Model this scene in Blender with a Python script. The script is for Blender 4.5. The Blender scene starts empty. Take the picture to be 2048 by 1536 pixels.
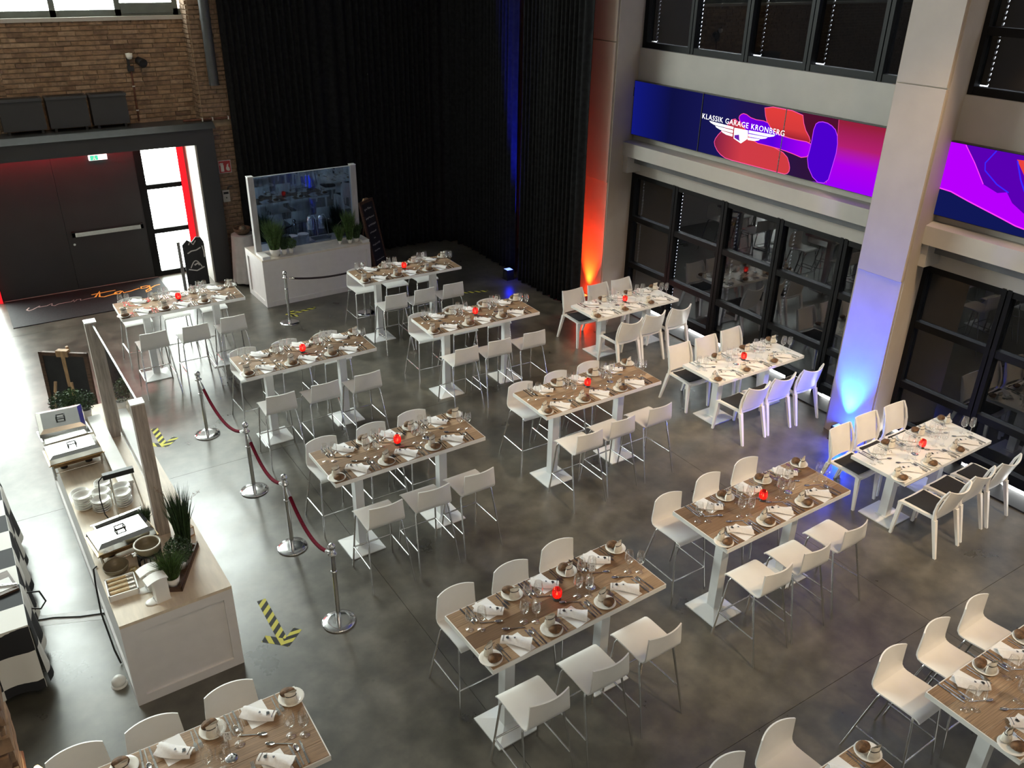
import bpy, math, random
from mathutils import Vector, Matrix
random.seed(7)
S = bpy.context.scene
COL = S.collection
R = math.radians
PI = math.pi

# ------------------------------------------------------------------ camera
CP = (0.0, 0.0, 5.750773)
PITCH, YAW, ROLL, FPX = R(26.96295), R(33.4263), R(1.05971), 1704.82441
fwd = Vector((math.sin(YAW) * math.cos(PITCH), math.cos(YAW) * math.cos(PITCH), -math.sin(PITCH)))
rgt = Vector((math.cos(YAW), -math.sin(YAW), 0.0))
upv = rgt.cross(fwd)
cr, sr = math.cos(ROLL), math.sin(ROLL)
cx, cy, cz = cr * rgt + sr * upv, -sr * rgt + cr * upv, -fwd
camd = bpy.data.cameras.new('camera')
camd.sensor_fit = 'HORIZONTAL'
camd.sensor_width = 36.0
camd.lens = FPX / 2048.0 * 36.0
camd.clip_start, camd.clip_end = 0.05, 200
cam = bpy.data.objects.new('camera', camd)
cam.matrix_world = Matrix(((cx.x, cy.x, cz.x, CP[0]), (cx.y, cy.y, cz.y, CP[1]), (cx.z, cy.z, cz.z, CP[2]), (0, 0, 0, 1)))
COL.objects.link(cam)
S.camera = cam

# ------------------------------------------------------------------ view, world, lights
S.view_settings.view_transform = 'Standard'
S.view_settings.look = 'None'
S.view_settings.gamma = 1.0
S.view_settings.use_curve_mapping = False
S.view_settings.exposure = -0.16
SKY = 34.0
w = bpy.data.worlds.new('world')
S.world = w
w.use_nodes = True
bg = w.node_tree.nodes['Background']
bg.inputs[0].default_value = (0.97, 0.99, 0.97, 1)
bg.inputs[1].default_value = SKY


def light(name, kind, loc, energy, color, target=None, **kw):
    d = bpy.data.lights.new(name, kind)
    d.energy = energy
    d.color = color
    for k, v in kw.items():
        setattr(d, k, v)
    o = bpy.data.objects.new(name, d)
    o.location = loc
    if target is not None:
        o.rotation_euler = (Vector(target) - Vector(loc)).to_track_quat('-Z', 'Y').to_euler()
    COL.objects.link(o)
    return o


def portal(name, loc, target, sx, sy):
    o = light(name, 'AREA', loc, 1.0, (1, 1, 1), target, shape='RECTANGLE', size=sx, size_y=sy)
    o.data.cycles.is_portal = True
    return o


portal('portal_back_window', (-2.0, 16.72, 6.45), (-2.0, 0, 6.45), 11.8, 3.5)
portal('portal_door_glass', (3.35, 17.05, 1.25), (3.35, 0, 1.25), 1.0, 2.5)
WARM = (1.0, 0.73, 0.45)
NEUT = (1.0, 0.90, 0.80)
for i, (p, t, e, c, a, b) in enumerate([
        ((8.2, 0.6, 8.2), (8.7, 4.4, 0.7), 1750, WARM, 34, .6),
        ((7.6, 3.0, 8.2), (8.6, 7.2, 0.7), 1500, WARM, 34, .6),
        ((7.2, 5.8, 8.2), (8.5, 9.7, 0.7), 800, WARM, 34, .6),
        ((4.9, 0.4, 8.2), (6.1, 4.5, 0.9), 1150, WARM, 40, .6),
        ((5.2, 3.2, 8.2), (6.2, 7.2, 0.9), 1000, WARM, 38, .6),
        ((6.8, -1.2, 8.2), (6.2, 1.8, 0.9), 950, WARM, 42, .6),
        ((2.6, 0.2, 8.2), (3.2, 4.2, 0.9), 170, WARM, 46, .8),
        ((2.6, 3.2, 8.2), (3.2, 7.2, 0.9), 120, WARM, 46, .8),
        ((4.0, 6.5, 8.2), (4.6, 11.0, 0.9), 160, WARM, 52, .8),
        ((0.5, 1.0, 8.2), (0.6, 5.0, 0.9), 330, WARM, 46, .8)]):
    light('ceiling_spot', 'SPOT', p, e, c, t, spot_size=R(a), spot_blend=b, shadow_soft_size=0.12)
light('wall_wash_spot', 'SPOT', (1.6, 11.0, 8.2), 300, WARM, (2.0, 16.5, 3.7), spot_size=R(52), spot_blend=.8, shadow_soft_size=.12)
light('wall_wash_spot', 'SPOT', (6.2, 1.6, 8.2), 330, WARM, (9.9, 4.8, 3.4), spot_size=R(56), spot_blend=.8, shadow_soft_size=.12)
light('added_fill', 'AREA', (3.0, -2.4, 7.6), 90, (1.0, 0.90, 0.82), (5.5, 8, 1.5), shape='RECTANGLE', size=9, size_y=1.6)  # unseen soft fill added behind the camera, no fixture of the room

# ------------------------------------------------------------------ materials
MATS = {}


def mat(name, col, rough=0.5, metal=0.0, var=0.06, scale=8.0, bump=0.0, spec=None, emit=None, estr=0.0, stretch=None, sheen=0.0):
    if name in MATS:
        return MATS[name]
    m = bpy.data.materials.new(name)
    m.use_nodes = True
    nt = m.node_tree
    b = nt.nodes['Principled BSDF']
    tc = nt.nodes.new('ShaderNodeTexCoord')
    mp = nt.nodes.new('ShaderNodeMapping')
    if stretch:
        mp.inputs['Scale'].default_value = stretch
    nz = nt.nodes.new('ShaderNodeTexNoise')
    nz.inputs['Scale'].default_value = scale
    nz.inputs['Detail'].default_value = 4
    nt.links.new(tc.outputs['Object'], mp.inputs[0])
    nt.links.new(mp.outputs[0], nz.inputs['Vector'])
    rp = nt.nodes.new('ShaderNodeValToRGB')
    lo = [max(0, c * (1 - var * 1.6)) for c in col]
    hi = [min(1, c * (1 + var * 1.6)) for c in col]
    rp.color_ramp.elements[0].position = 0.3
    rp.color_ramp.elements[1].position = 0.7
    rp.color_ramp.elements[0].color = (*lo, 1)
    rp.color_ramp.elements[1].color = (*hi, 1)
    nt.links.new(nz.outputs['Fac'], rp.inputs[0])
    nt.links.new(rp.outputs[0], b.inputs['Base Color'])
    b.inputs['Roughness'].default_value = rough
    b.inputs['Metallic'].default_value = metal
    if spec is not None:
        b.inputs['Specular IOR Level'].default_value = spec
    if sheen:
        b.inputs['Sheen Weight'].default_value = sheen
    if emit:
        b.inputs['Emission Color'].default_value = (*emit, 1)
        b.inputs['Emission Strength'].default_value = estr
    if bump:
        bn = nt.nodes.new('ShaderNodeBump')
        bn.inputs['Strength'].default_value = bump
        bn.inputs['Distance'].default_value = 0.01
        nt.links.new(nz.outputs['Fac'], bn.inputs['Height'])
        nt.links.new(bn.outputs[0], b.inputs['Normal'])
    MATS[name] = m
    return m


def glow(name, col, st):
    if name in MATS:
        return MATS[name]
    m = bpy.data.materials.new(name)
    m.use_nodes = True
    nt = m.node_tree
    nt.nodes.clear()
    e = nt.nodes.new('ShaderNodeEmission')
    o = nt.nodes.new('ShaderNodeOutputMaterial')
    e.inputs[0].default_value = (*col, 1)
    e.inputs[1].default_value = st
    nt.links.new(e.outputs[0], o.inputs[0])
    MATS[name] = m
    return m


def glow_grad(name, stops, axis, lo, hi, st):
    """screen picture colour running along one object axis between lo and hi"""
    m = glow(name, (1, 1, 1), st)
    nt = m.node_tree
    e = [n for n in nt.nodes if n.type == 'EMISSION'][0]
    tc = nt.nodes.new('ShaderNodeTexCoord')
    sx = nt.nodes.new('ShaderNodeSeparateXYZ')
    mr = nt.nodes.new('ShaderNodeMapRange')
    mr.inputs[1].default_value, mr.inputs[2].default_value = lo, hi
    rp = nt.nodes.new('ShaderNodeValToRGB')
    els = rp.color_ramp.elements
    while len(els) < len(stops):
        els.new(0.5)
    for el, (p, c) in zip(els, stops):
        el.position = p
        el.color = (*c, 1)
    nt.links.new(tc.outputs['Object'], sx.inputs[0])
    nt.links.new(sx.outputs[axis], mr.inputs[0])
    nt.links.new(mr.outputs[0], rp.inputs[0])
    nt.links.new(rp.outputs[0], e.inputs[0])
    return m


def thin_glass(name, tint=(1, 1, 1), ior=1.45, rough=0.0, base=0.0, gloss=(1, 1, 1)):
    if name in MATS:
        return MATS[name]
    m = bpy.data.materials.new(name)
    m.use_nodes = True
    nt = m.node_tree
    nt.nodes.clear()
    o = nt.nodes.new('ShaderNodeOutputMaterial')
    mx = nt.nodes.new('ShaderNodeMixShader')
    tr = nt.nodes.new('ShaderNodeBsdfTransparent')
    gl = nt.nodes.new('ShaderNodeBsdfGlossy')
    lw = nt.nodes.new('ShaderNodeLayerWeight')
    lw.inputs[0].default_value = 0.5
    pw = nt.nodes.new('ShaderNodeMath')
    pw.operation = 'POWER'
    pw.inputs[1].default_value = 2.4
    fr = nt.nodes.new('ShaderNodeMath')
    fr.operation = 'MULTIPLY_ADD'
    fr.inputs[1].default_value = 0.9
    fr.inputs[2].default_value = ((ior - 1) / (ior + 1)) ** 2
    nt.links.new(lw.outputs['Facing'], pw.inputs[0])
    nt.links.new(pw.outputs[0], fr.inputs[0])
    ad = nt.nodes.new('ShaderNodeMath')
    ad.operation = 'ADD'
    ad.use_clamp = True
    ad.inputs[1].default_value = base
    tr.inputs[0].default_value = (*tint, 1)
    gl.inputs['Roughness'].default_value = rough
    gl.inputs[0].default_value = (*gloss, 1)
    nt.links.new(fr.outputs[0], ad.inputs[0])
    nt.links.new(ad.outputs[0], mx.inputs[0])
    nt.links.new(tr.outputs[0], mx.inputs[1])
    nt.links.new(gl.outputs[0], mx.inputs[2])
    nt.links.new(mx.outputs[0], o.inputs[0])
    MATS[name] = m
    return m


def ramp_by_object(name, cols, rough, nscale, bump, stretch=(1, 1, 1), grain=0.35):
    """colour picked per piece (object random) with grain noise on top"""
    m = bpy.data.materials.new(name)
    m.use_nodes = True
    nt = m.node_tree
    b = nt.nodes['Principled BSDF']
    oi = nt.nodes.new('ShaderNodeObjectInfo')
    rp = nt.nodes.new('ShaderNodeValToRGB')
    els = rp.color_ramp.elements
    while len(els) < len(cols):
        els.new(0.5)
    for i, (el, c) in enumerate(zip(els, cols)):
        el.position = i / (len(cols) - 1)
        el.color = (*c, 1)
    nt.links.new(oi.outputs['Random'], rp.inputs[0])
    tc = nt.nodes.new('ShaderNodeTexCoord')
    mp = nt.nodes.new('ShaderNodeMapping')
    mp.inputs['Scale'].default_value = stretch
    ad = nt.nodes.new('ShaderNodeVectorMath')
    ad.operation = 'ADD'
    nt.links.new(tc.outputs['Object'], ad.inputs[0])
    nt.links.new(oi.outputs['Location'], ad.inputs[1])
    nt.links.new(ad.outputs[0], mp.inputs[0])
    nz = nt.nodes.new('ShaderNodeTexNoise')
    nz.inputs['Scale'].default_value = nscale
    nz.inputs['Detail'].default_value = 6
    nt.links.new(mp.outputs[0], nz.inputs['Vector'])
    mr = nt.nodes.new('ShaderNodeMapRange')
    mr.inputs[1].default_value, mr.inputs[2].default_value = 0.3, 0.7
    mr.inputs[3].default_value, mr.inputs[4].default_value = 1 - grain, 1 + grain
    nt.links.new(nz.outputs['Fac'], mr.inputs[0])
    mx = nt.nodes.new('ShaderNodeVectorMath')
    mx.operation = 'SCALE'
    nt.links.new(rp.outputs[0], mx.inputs[0])
    nt.links.new(mr.outputs[0], mx.inputs['Scale'])
    nt.links.new(mx.outputs[0], b.inputs['Base Color'])
    b.inputs['Roughness'].default_value = rough
    bn = nt.nodes.new('ShaderNodeBump')
    bn.inputs['Strength'].default_value = bump
    bn.inputs['Distance'].default_value = 0.004
    nt.links.new(nz.outputs['Fac'], bn.inputs['Height'])
    nt.links.new(bn.outputs[0], b.inputs['Normal'])
    MATS[name] = m
    return m


def make_floor_mat():
    m = bpy.data.materials.new('polished_concrete')
    m.use_nodes = True
    nt = m.node_tree
    b = nt.nodes['Principled BSDF']
    tc = nt.nodes.new('ShaderNodeTexCoord')
    g = nt.nodes.new('ShaderNodeNewGeometry')
    n1 = nt.nodes.new('ShaderNodeTexNoise')
    n1.inputs['Scale'].default_value = 1.25
    n1.inputs['Detail'].default_value = 7
    n1.inputs['Roughness'].default_value = 0.62
    n2 = nt.nodes.new('ShaderNodeTexNoise')
    n2.inputs['Scale'].default_value = 5.5
    n2.inputs['Detail'].default_value = 5
    n3 = nt.nodes.new('ShaderNodeTexVoronoi')
    n3.inputs['Scale'].default_value = 3.2
    for n in (n1, n2, n3):
        nt.links.new(g.outputs['Position'], n.inputs['Vector'])
    rp = nt.nodes.new('ShaderNodeValToRGB')
    e = rp.color_ramp.elements
    e[0].position, e[0].color = 0.33, (0.043, 0.040, 0.032, 1)
    e[1].position, e[1].color = 0.70, (0.138, 0.126, 0.098, 1)
    nt.links.new(n1.outputs['Fac'], rp.inputs[0])
    mr = nt.nodes.new('ShaderNodeMapRange')
    mr.inputs[1].default_value, mr.inputs[2].default_value = 0.35, 0.65
    mr.inputs[3].default_value, mr.inputs[4].default_value = 0.80, 1.18
    nt.links.new(n2.outputs['Fac'], mr.inputs[0])
    # small dark oil spots
    sp = nt.nodes.new('ShaderNodeMapRange')
    sp.inputs[1].default_value, sp.inputs[2].default_value = 0.02, 0.07
    sp.inputs[3].default_value, sp.inputs[4].default_value = 0.72, 1.0
    nt.links.new(n3.outputs['Distance'], sp.inputs[0])
    ml = nt.nodes.new('ShaderNodeMath')
    ml.operation = 'MULTIPLY'
    nt.links.new(mr.outputs[0], ml.inputs[0])
    nt.links.new(sp.outputs[0], ml.inputs[1])
    mx = nt.nodes.new('ShaderNodeVectorMath')
    mx.operation = 'SCALE'
    nt.links.new(rp.outputs[0], mx.inputs[0])
    nt.links.new(ml.outputs[0], mx.inputs['Scale'])
    nt.links.new(mx.outputs[0], b.inputs['Base Color'])
    rr = nt.nodes.new('ShaderNodeMapRange')
    rr.inputs[1].default_value, rr.inputs[2].default_value = 0.3, 0.7
    rr.inputs[3].default_value, rr.inputs[4].default_value = 0.26, 0.38
    nt.links.new(n1.outputs['Fac'], rr.inputs[0])
    nt.links.new(rr.outputs[0], b.inputs['Roughness'])
    b.inputs['Specular IOR Level'].default_value = 0.9
    MATS['floor'] = m
    return m


def hazard_mat():
    m = bpy.data.materials.new('hazard_tape')
    m.use_nodes = True
    nt = m.node_tree
    b = nt.nodes['Principled BSDF']
    tc = nt.nodes.new('ShaderNodeTexCoord')
    wv = nt.nodes.new('ShaderNodeTexWave')
    wv.wave_type = 'BANDS'
    wv.bands_direction = 'DIAGONAL'
    wv.inputs['Scale'].default_value = 5.2
    rp = nt.nodes.new('ShaderNodeValToRGB')
    rp.color_ramp.interpolation = 'CONSTANT'
    rp.color_ramp.elements[0].color = (0.02, 0.02, 0.02, 1)
    rp.color_ramp.elements[1].position = 0.5
    rp.color_ramp.elements[1].color = (0.62, 0.58, 0.10, 1)
    nt.links.new(tc.outputs['Object'], wv.inputs['Vector'])
    nt.links.new(wv.outputs['Fac'], rp.inputs[0])
    nt.links.new(rp.outputs[0], b.inputs['Base Color'])
    b.inputs['Roughness'].default_value = 0.5
    b.inputs['Specular IOR Level'].default_value = 0.15
    MATS['hazard'] = m
    return m


def checker_mat():
    m = bpy.data.materials.new('checker_cloth')
    m.use_nodes = True
    nt = m.node_tree
    b = nt.nodes['Principled BSDF']
    tc = nt.nodes.new('ShaderNodeTexCoord')
    mp = nt.nodes.new('ShaderNodeMapping')
    mp.inputs['Location'].default_value = (0.003, 0.004, 0.105)
    ck = nt.nodes.new('ShaderNodeTexChecker')
    ck.inputs['Scale'].default_value = 1 / 0.30
    ck.inputs[1].default_value = (0.78, 0.76, 0.72, 1)
    ck.inputs[2].default_value = (0.018, 0.018, 0.022, 1)
    nt.links.new(tc.outputs['Object'], mp.inputs[0])
    nt.links.new(mp.outputs[0], ck.inputs[0])
    nt.links.new(ck.outputs[0], b.inputs['Base Color'])
    b.inputs['Roughness'].default_value = 0.75
    MATS['checker'] = m
    return m


FLOOR = make_floor_mat()
HAZ = hazard_mat()
CHECK = checker_mat()
WHITE_PL = mat('white_plastic', (0.80, 0.785, 0.755), 0.38, var=0.015)
WHITE_LAM = mat('white_laminate', (0.80, 0.79, 0.76), 0.42, var=0.015)
WHITE_MET = mat('white_powder_metal', (0.74, 0.75, 0.75), 0.40, var=0.015)
CHROME = mat('chrome', (0.72, 0.72, 0.72), 0.14, 1.0, var=0.03)
STEEL = mat('steel', (0.70, 0.69, 0.67), 0.22, 1.0, var=0.04)
CUTLERY = mat('cutlery_steel', (0.55, 0.53, 0.50), 0.20, 1.0, var=0.04)
BLACKP = mat('black_plastic', (0.012, 0.012, 0.013), 0.45)
FRAME = mat('anthracite_frame', (0.0065, 0.0068, 0.0075), 0.5, var=0.05, spec=0.18)
DARKGREY = mat('dark_grey_panel', (0.030, 0.030, 0.032), 0.48, var=0.06, scale=2)
CURTAIN = mat('black_velvet', (0.011, 0.011, 0.0115), 0.95, var=0.25, scale=14, spec=0.15)
CUSHION = mat('dark_cushion', (0.018, 0.018, 0.021), 0.9, bump=0.2, scale=120)
WALLW = mat('beige_plaster', (0.36, 0.31, 0.255), 0.7, var=0.03, scale=3)
WALLP = mat('white_plaster', (0.40, 0.375, 0.34), 0.7, var=0.03, scale=3, bump=0.03)
SCREEN_RIM = mat('screen_rim', (0.01, 0.01, 0.012), 0.3)
CERAMIC = mat('white_ceramic', (0.80, 0.78, 0.73), 0.18, var=0.02)
LINEN = mat('white_linen', (0.80, 0.775, 0.76), 0.85, var=0.03, bump=0.1, scale=60)
PAPER = mat('white_paper', (0.82, 0.81, 0.80), 0.8, var=0.01)
POUCH = mat('cream_pouch', (0.76, 0.72, 0.63), 0.75, var=0.05, bump=0.2, scale=40)
BREAD = mat('bread_crust', (0.155, 0.080, 0.036), 0.75, var=0.35, scale=28, bump=0.5)
BLACKINK = mat('black_ink', (0.012, 0.012, 0.014), 0.6)
GREYINK = mat('grey_ink', (0.10, 0.10, 0.12), 0.6)
GLASS = thin_glass('clear_glass', (0.97, 0.98, 0.98), 1.5, 0.04, 0.12)
PANE = thin_glass('dark_window_glass', (0.30, 0.31, 0.33), 1.45, 0.0, 0.014)
PANE_CLEAR = thin_glass('day_window_glass', (0.92, 0.96, 0.94), 1.45)
GUARD = thin_glass('guard_glass', (0.66, 0.74, 0.86), 1.5, 0.0, 0.05, (.5, .7, 1.0))
RED_GLASS = None
ROPE = mat('red_velvet', (0.10, 0.003, 0.012), 0.9, var=0.2, scale=60, spec=.1)
ROPEK = mat('dark_rope', (0.018, 0.008, 0.010), 0.85, var=0.2, scale=60)
POSTW = mat('grey_wood', (0.40, 0.345, 0.30), 0.7, var=0.18, scale=10, stretch=(6, 6, 0.5), bump=0.15)
POSTL = mat('pale_post', (0.42, 0.41, 0.41), 0.6, var=0.07, scale=10, stretch=(6, 6, 0.5))
COUNTER = mat('white_counter', (0.72, 0.69, 0.68), 0.5, var=0.02)
BARTOP = mat('birch_worktop', (0.66, 0.55, 0.42), 0.45, var=0.06, scale=5, stretch=(5, 0.8, 5))
LEAF = mat('green_leaf', (0.060, 0.115, 0.028), 0.55, var=0.45, scale=30)
LEAFD = mat('dark_leaf', (0.028, 0.060, 0.020), 0.6, var=0.45, scale=30)
DRYG = mat('dry_grass', (0.30, 0.19, 0.15), 0.8, var=0.2, scale=30)
SOIL = mat('soil', (0.03, 0.02, 0.014), 0.9, var=0.3)
WOODN = mat('pine_wood', (0.40, 0.25, 0.13), 0.6, var=0.2, scale=12, stretch=(3, 3, 0.6))
DWOOD = mat('dark_wood', (0.085, 0.045, 0.027), 0.55, var=0.3, scale=14, stretch=(1, 5, 5))
CHALKB = mat('chalkboard', (0.016, 0.016, 0.018), 0.65, var=0.2)
CHALK = mat('chalk_white', (0.62, 0.60, 0.58), 0.9)
OLIVE = mat('olive_ceramic', (0.19, 0.155, 0.095), 0.35, var=0.1)
WICKER = mat('wicker', (0.10, 0.055, 0.03), 0.8, var=0.4, scale=60, bump=0.6)
MATK = mat('black_mat', (0.010, 0.009, 0.011), 0.75, var=0.3, scale=40)
COPPER = mat('copper_letters', (0.50, 0.36, 0.33), 0.45)
WARM_LIT_L = mat('warm_lit_letters', (0.85, 0.33, 0.06), 0.5, emit=(1.0, 0.36, 0.06), estr=0.5)  # warm light on the middle letters, painted in as orange with a glow
BRONZE = mat('bronze_pan', (0.32, 0.22, 0.12), 0.28, 1.0, var=0.1)
FOOD = mat('pastry', (0.55, 0.40, 0.16), 0.7, var=0.3, scale=30)
REDSIGN = mat('sign_red', (0.36, 0.03, 0.03), 0.5)
SIGNW = mat('sign_white', (0.55, 0.52, 0.48), 0.6)
BEIGEBOX = mat('beige_box', (0.36, 0.34, 0.30), 0.5)
PIPE = mat('grey_duct', (0.075, 0.078, 0.082), 0.4, 0.3)
RUST = mat('rust_conduit', (0.10, 0.035, 0.018), 0.7, var=0.4)
MORTAR = mat('lime_mortar', (0.30, 0.225, 0.15), 0.95, var=0.15, scale=9, bump=0.3)
CEIL = mat('ceiling_paint', (0.22, 0.215, 0.21), 0.9)
BACKW = mat('plain_wall', (0.36, 0.33, 0.30), 0.85)
OUTG = mat('outside_paving', (0.5, 0.5, 0.48), 0.9)
BRICK = ramp_by_object('brick', [(0.185, 0.110, 0.066), (0.275, 0.175, 0.105), (0.235, 0.145, 0.085), (0.33, 0.225, 0.145), (0.15, 0.088, 0.054)], 0.9, 16, 0.5)
PLANK = ramp_by_object('oak_plank', [(0.150, 0.088, 0.048), (0.330, 0.215, 0.128), (0.195, 0.115, 0.063), (0.400, 0.275, 0.170), (0.235, 0.145, 0.082)], 0.5, 5, 0.08, (0.7, 6, 6), 0.42)
PLANK.node_tree.nodes['Principled BSDF'].inputs['Specular IOR Level'].default_value = 0.3


# ------------------------------------------------------------------ mesh building
class MB:
    def __init__(s):
        s.v, s.f, s.sm = [], [], []

    def _add(s, vs, fs, smooth=False):
        n = len(s.v)
        s.v += [tuple(p) for p in vs]
        for f in fs:
            s.f.append(tuple(i + n for i in f))
            s.sm.append(smooth)
        return s

    def box(s, a, b, rz=0.0, piv=None):
        x0, y0, z0 = a
        x1, y1, z1 = b
        vs = [(x0, y0, z0), (x1, y0, z0), (x1, y1, z0), (x0, y1, z0), (x0, y0, z1), (x1, y0, z1), (x1, y1, z1), (x0, y1, z1)]
        if rz:
            px, py = piv or ((x0 + x1) / 2, (y0 + y1) / 2)
            c, q = math.cos(rz), math.sin(rz)
            vs = [(px + c * (x - px) - q * (y - py), py + q * (x - px) + c * (y - py), z) for x, y, z in vs]
        return s._add(vs, [(0, 3, 2, 1), (4, 5, 6, 7), (0, 1, 5, 4), (1, 2, 6, 5), (2, 3, 7, 6), (3, 0, 4, 7)])

    def cbox(s, c, d, rz=0.0):
        return s.box((c[0] - d[0] / 2, c[1] - d[1] / 2, c[2] - d[2] / 2), (c[0] + d[0] / 2, c[1] + d[1] / 2, c[2] + d[2] / 2), rz)

    def tube(s, path, r, n=8, caps=True):
        path = [Vector(p) for p in path]
        rs = r if isinstance(r, (list, tuple)) else [r] * len(path)
        vs, fs = [], []
        ref = None
        for i, p in enumerate(path):
            t = (path[min(i + 1, len(path) - 1)] - path[max(i - 1, 0)]).normalized()
            if ref is None:
                ref = Vector((0, 0, 1)) if abs(t.z) < 0.9 else Vector((1, 0, 0))
            u = t.cross(ref).normalized()
            w_ = u.cross(t).normalized()
            ref = w_
            for k in range(n):
                a = 2 * PI * k / n
                vs.append(p + rs[i] * (math.cos(a) * u + math.sin(a) * w_))
        for i in range(len(path) - 1):
            for k in range(n):
                k2 = (k + 1) % n
                fs.append((i * n + k, (i + 1) * n + k, (i + 1) * n + k2, i * n + k2))
        s._add(vs, fs, True)
        if caps:
            s._add([vs[k] for k in range(n)], [tuple(range(n))])
            s._add([vs[(len(path) - 1) * n + k] for k in range(n)], [tuple(reversed(range(n)))])
        return s

    def lathe(s, prof, n=16, c=(0, 0, 0), sx=1.0, sy=1.0):
        vs, fs = [], []
        for r, z in prof:
            for k in range(n):
                a = 2 * PI * k / n
                vs.append((c[0] + sx * r * math.cos(a), c[1] + sy * r * math.sin(a), c[2] + z))
        for i in range(len(prof) - 1):
            for k in range(n):
                k2 = (k + 1) % n
                fs.append((i * n + k, i * n + k2, (i + 1) * n + k2, (i + 1) * n + k))
        return s._add(vs, fs, True)

    def prism(s, poly, z0, z1, tf=None):
        """polygon in xy extruded z0..z1; tf maps (x,y,z) to a point"""
        tf = tf or (lambda x, y, z: (x, y, z))
        n = len(poly)
        vs = [tf(x, y, z0) for x, y in poly] + [tf(x, y, z1) for x, y in poly]
        fs = [tuple(reversed(range(n))), tuple(range(n, 2 * n))]
        fs += [(i, (i + 1) % n, n + (i + 1) % n, n + i) for i in range(n)]
        return s._add(vs, fs)

    def sheet(s, fn, nu, nv, th=0.0, smooth=True):
        """grid surface fn(u,v) -> (point, normal); th gives it thickness"""
        P, N = [], []
        for j in range(nv + 1):
            for i in range(nu + 1):
                p, nn = fn(i / nu, j / nv)
                P.append(Vector(p))
                N.append(Vector(nn))
        w_ = nu + 1
        fs = [(j * w_ + i, j * w_ + i + 1, (j + 1) * w_ + i + 1, (j + 1) * w_ + i) for j in range(nv) for i in range(nu)]
        if not th:
            return s._add(P, fs, smooth)
        Q = [p - n * th for p, n in zip(P, N)]
        s._add(P, fs, smooth)
        s._add(Q, [tuple(reversed(f)) for f in fs], smooth)
        loop = [i for i in range(w_)] + [j * w_ + nu for j in range(1, nv + 1)] + [nv * w_ + i for i in range(nu - 1, -1, -1)] + [j * w_ for j in range(nv - 1, 0, -1)]
        L = len(loop)
        s._add([P[i] for i in loop] + [Q[i] for i in loop], [((k + 1) % L, k, L + k, L + (k + 1) % L) for k in range(L)])
        return s

    def strip(s, pts, wd, z, tf):
        """flat ribbon along 2d points, mapped by tf(x,y,z)"""
        vs, fs = [], []
        for i, (x, y) in enumerate(pts):
            a = pts[max(i - 1, 0)]
            b = pts[min(i + 1, len(pts) - 1)]
            dx, dy = b[0] - a[0], b[1] - a[1]
            l = math.hypot(dx, dy) or 1
            nx, ny = -dy / l * wd / 2, dx / l * wd / 2
            vs += [tf(x + nx, y + ny, z), tf(x - nx, y - ny, z)]
        fs = [(2 * i, 2 * i + 1, 2 * i + 3, 2 * i + 2) for i in range(len(pts) - 1)]
        return s._add(vs, fs)

    def mesh(s, name, m):
        me = bpy.data.meshes.new(name)
        me.from_pydata(s.v, [], s.f)
        me.polygons.foreach_set('use_smooth', s.sm)
        me.materials.append(m)
        me.update()
        return me


def obj(name, me, parent=None, loc=(0, 0, 0), rot=(0, 0, 0)):
    o = bpy.data.objects.new(name, me)
    COL.objects.link(o)
    if parent is not None:
        o.parent = parent
    o.location = loc
    o.rotation_euler = rot
    return o


def tag(o, label, cat, group=None):
    o['label'] = label
    o['category'] = cat
    if group:
        o['group'] = group
    return o


def thing(name, label, cat, loc=(0, 0, 0), rz=0.0, group=None):
    o = bpy.data.objects.new(name, None)
    o.empty_display_size = 0.1
    COL.objects.link(o)
    o.location = loc
    o.rotation_euler = (0, 0, rz)
    return tag(o, label, cat, group)


def struct(name, mb, m, parent=None, label=None):
    o = obj(name, mb.mesh(name, m) if isinstance(mb, MB) else mb, parent)
    if parent is None:
        o['kind'] = 'structure'
        if label:
            o['label'] = label
    return o


def part(name, mb, m, parent, loc=(0, 0, 0), rot=(0, 0, 0)):
    return obj(name, mb.mesh(name, m), parent, loc, rot)


def in_view(x, y, z=1.1, mg=25):
    d = Vector((x, y, z)) - Vector(CP)
    zz = d.dot(-cz)
    if zz <= 0.1:
        return False
    u = 1024 + FPX * d.dot(cx) / zz
    v = 768 - FPX * d.dot(cy) / zz
    return -mg < u < 2048 + mg and -mg < v < 1536 + mg


def text_mesh(txt, size, m, extrude=0.0, align='CENTER', spacing=1.0, shear=0.0):
    cu = bpy.data.curves.new('txt', 'FONT')
    cu.body = txt
    cu.size = size
    cu.align_x = align
    cu.align_y = 'CENTER'
    cu.extrude = extrude
    cu.space_character = spacing
    cu.shear = shear
    cu.resolution_u = 3
    o = bpy.data.objects.new('txt', cu)
    COL.objects.link(o)
    bpy.context.view_layer.update()
    me = bpy.data.meshes.new_from_object(o)
    bpy.data.objects.remove(o)
    bpy.data.curves.remove(cu)
    me.materials.clear()
    me.materials.append(m)
    return me



# ================================================================== THE SETTING
XW = 9.92      # window plane of the right wall
fl = struct('floor', MB().box((-8.2, -4.2, -0.12), (9.88, 17.2, -0.008)), mat('joint_dark', (0.03, 0.03, 0.028), 0.8))
gx, gy = [-8.2, -5.6, -1.4, 2.72, 6.95, 9.88], [-4.2, -3.3, 3.05, 9.45, 15.05, 17.2]
for i in range(len(gx) - 1):
    for j in range(len(gy) - 1):
        part('floor_slab', MB().box((gx[i] + .002, gy[j] + .002, -0.06), (gx[i + 1] - .002, gy[j + 1] - .002, 0.0)), FLOOR, fl)
struct('ceiling', MB().box((-8.2, -4.2, 8.5), (10.3, 17.2, 8.7)), CEIL)
struct('wall_front', MB().box((-8.2, -4.2, 0), (10.3, -4.0, 8.5)), BACKW)
struct('wall_left', MB().box((-8.2, -4.2, 0), (-8.0, 17.2, 8.5)), BACKW)

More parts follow.
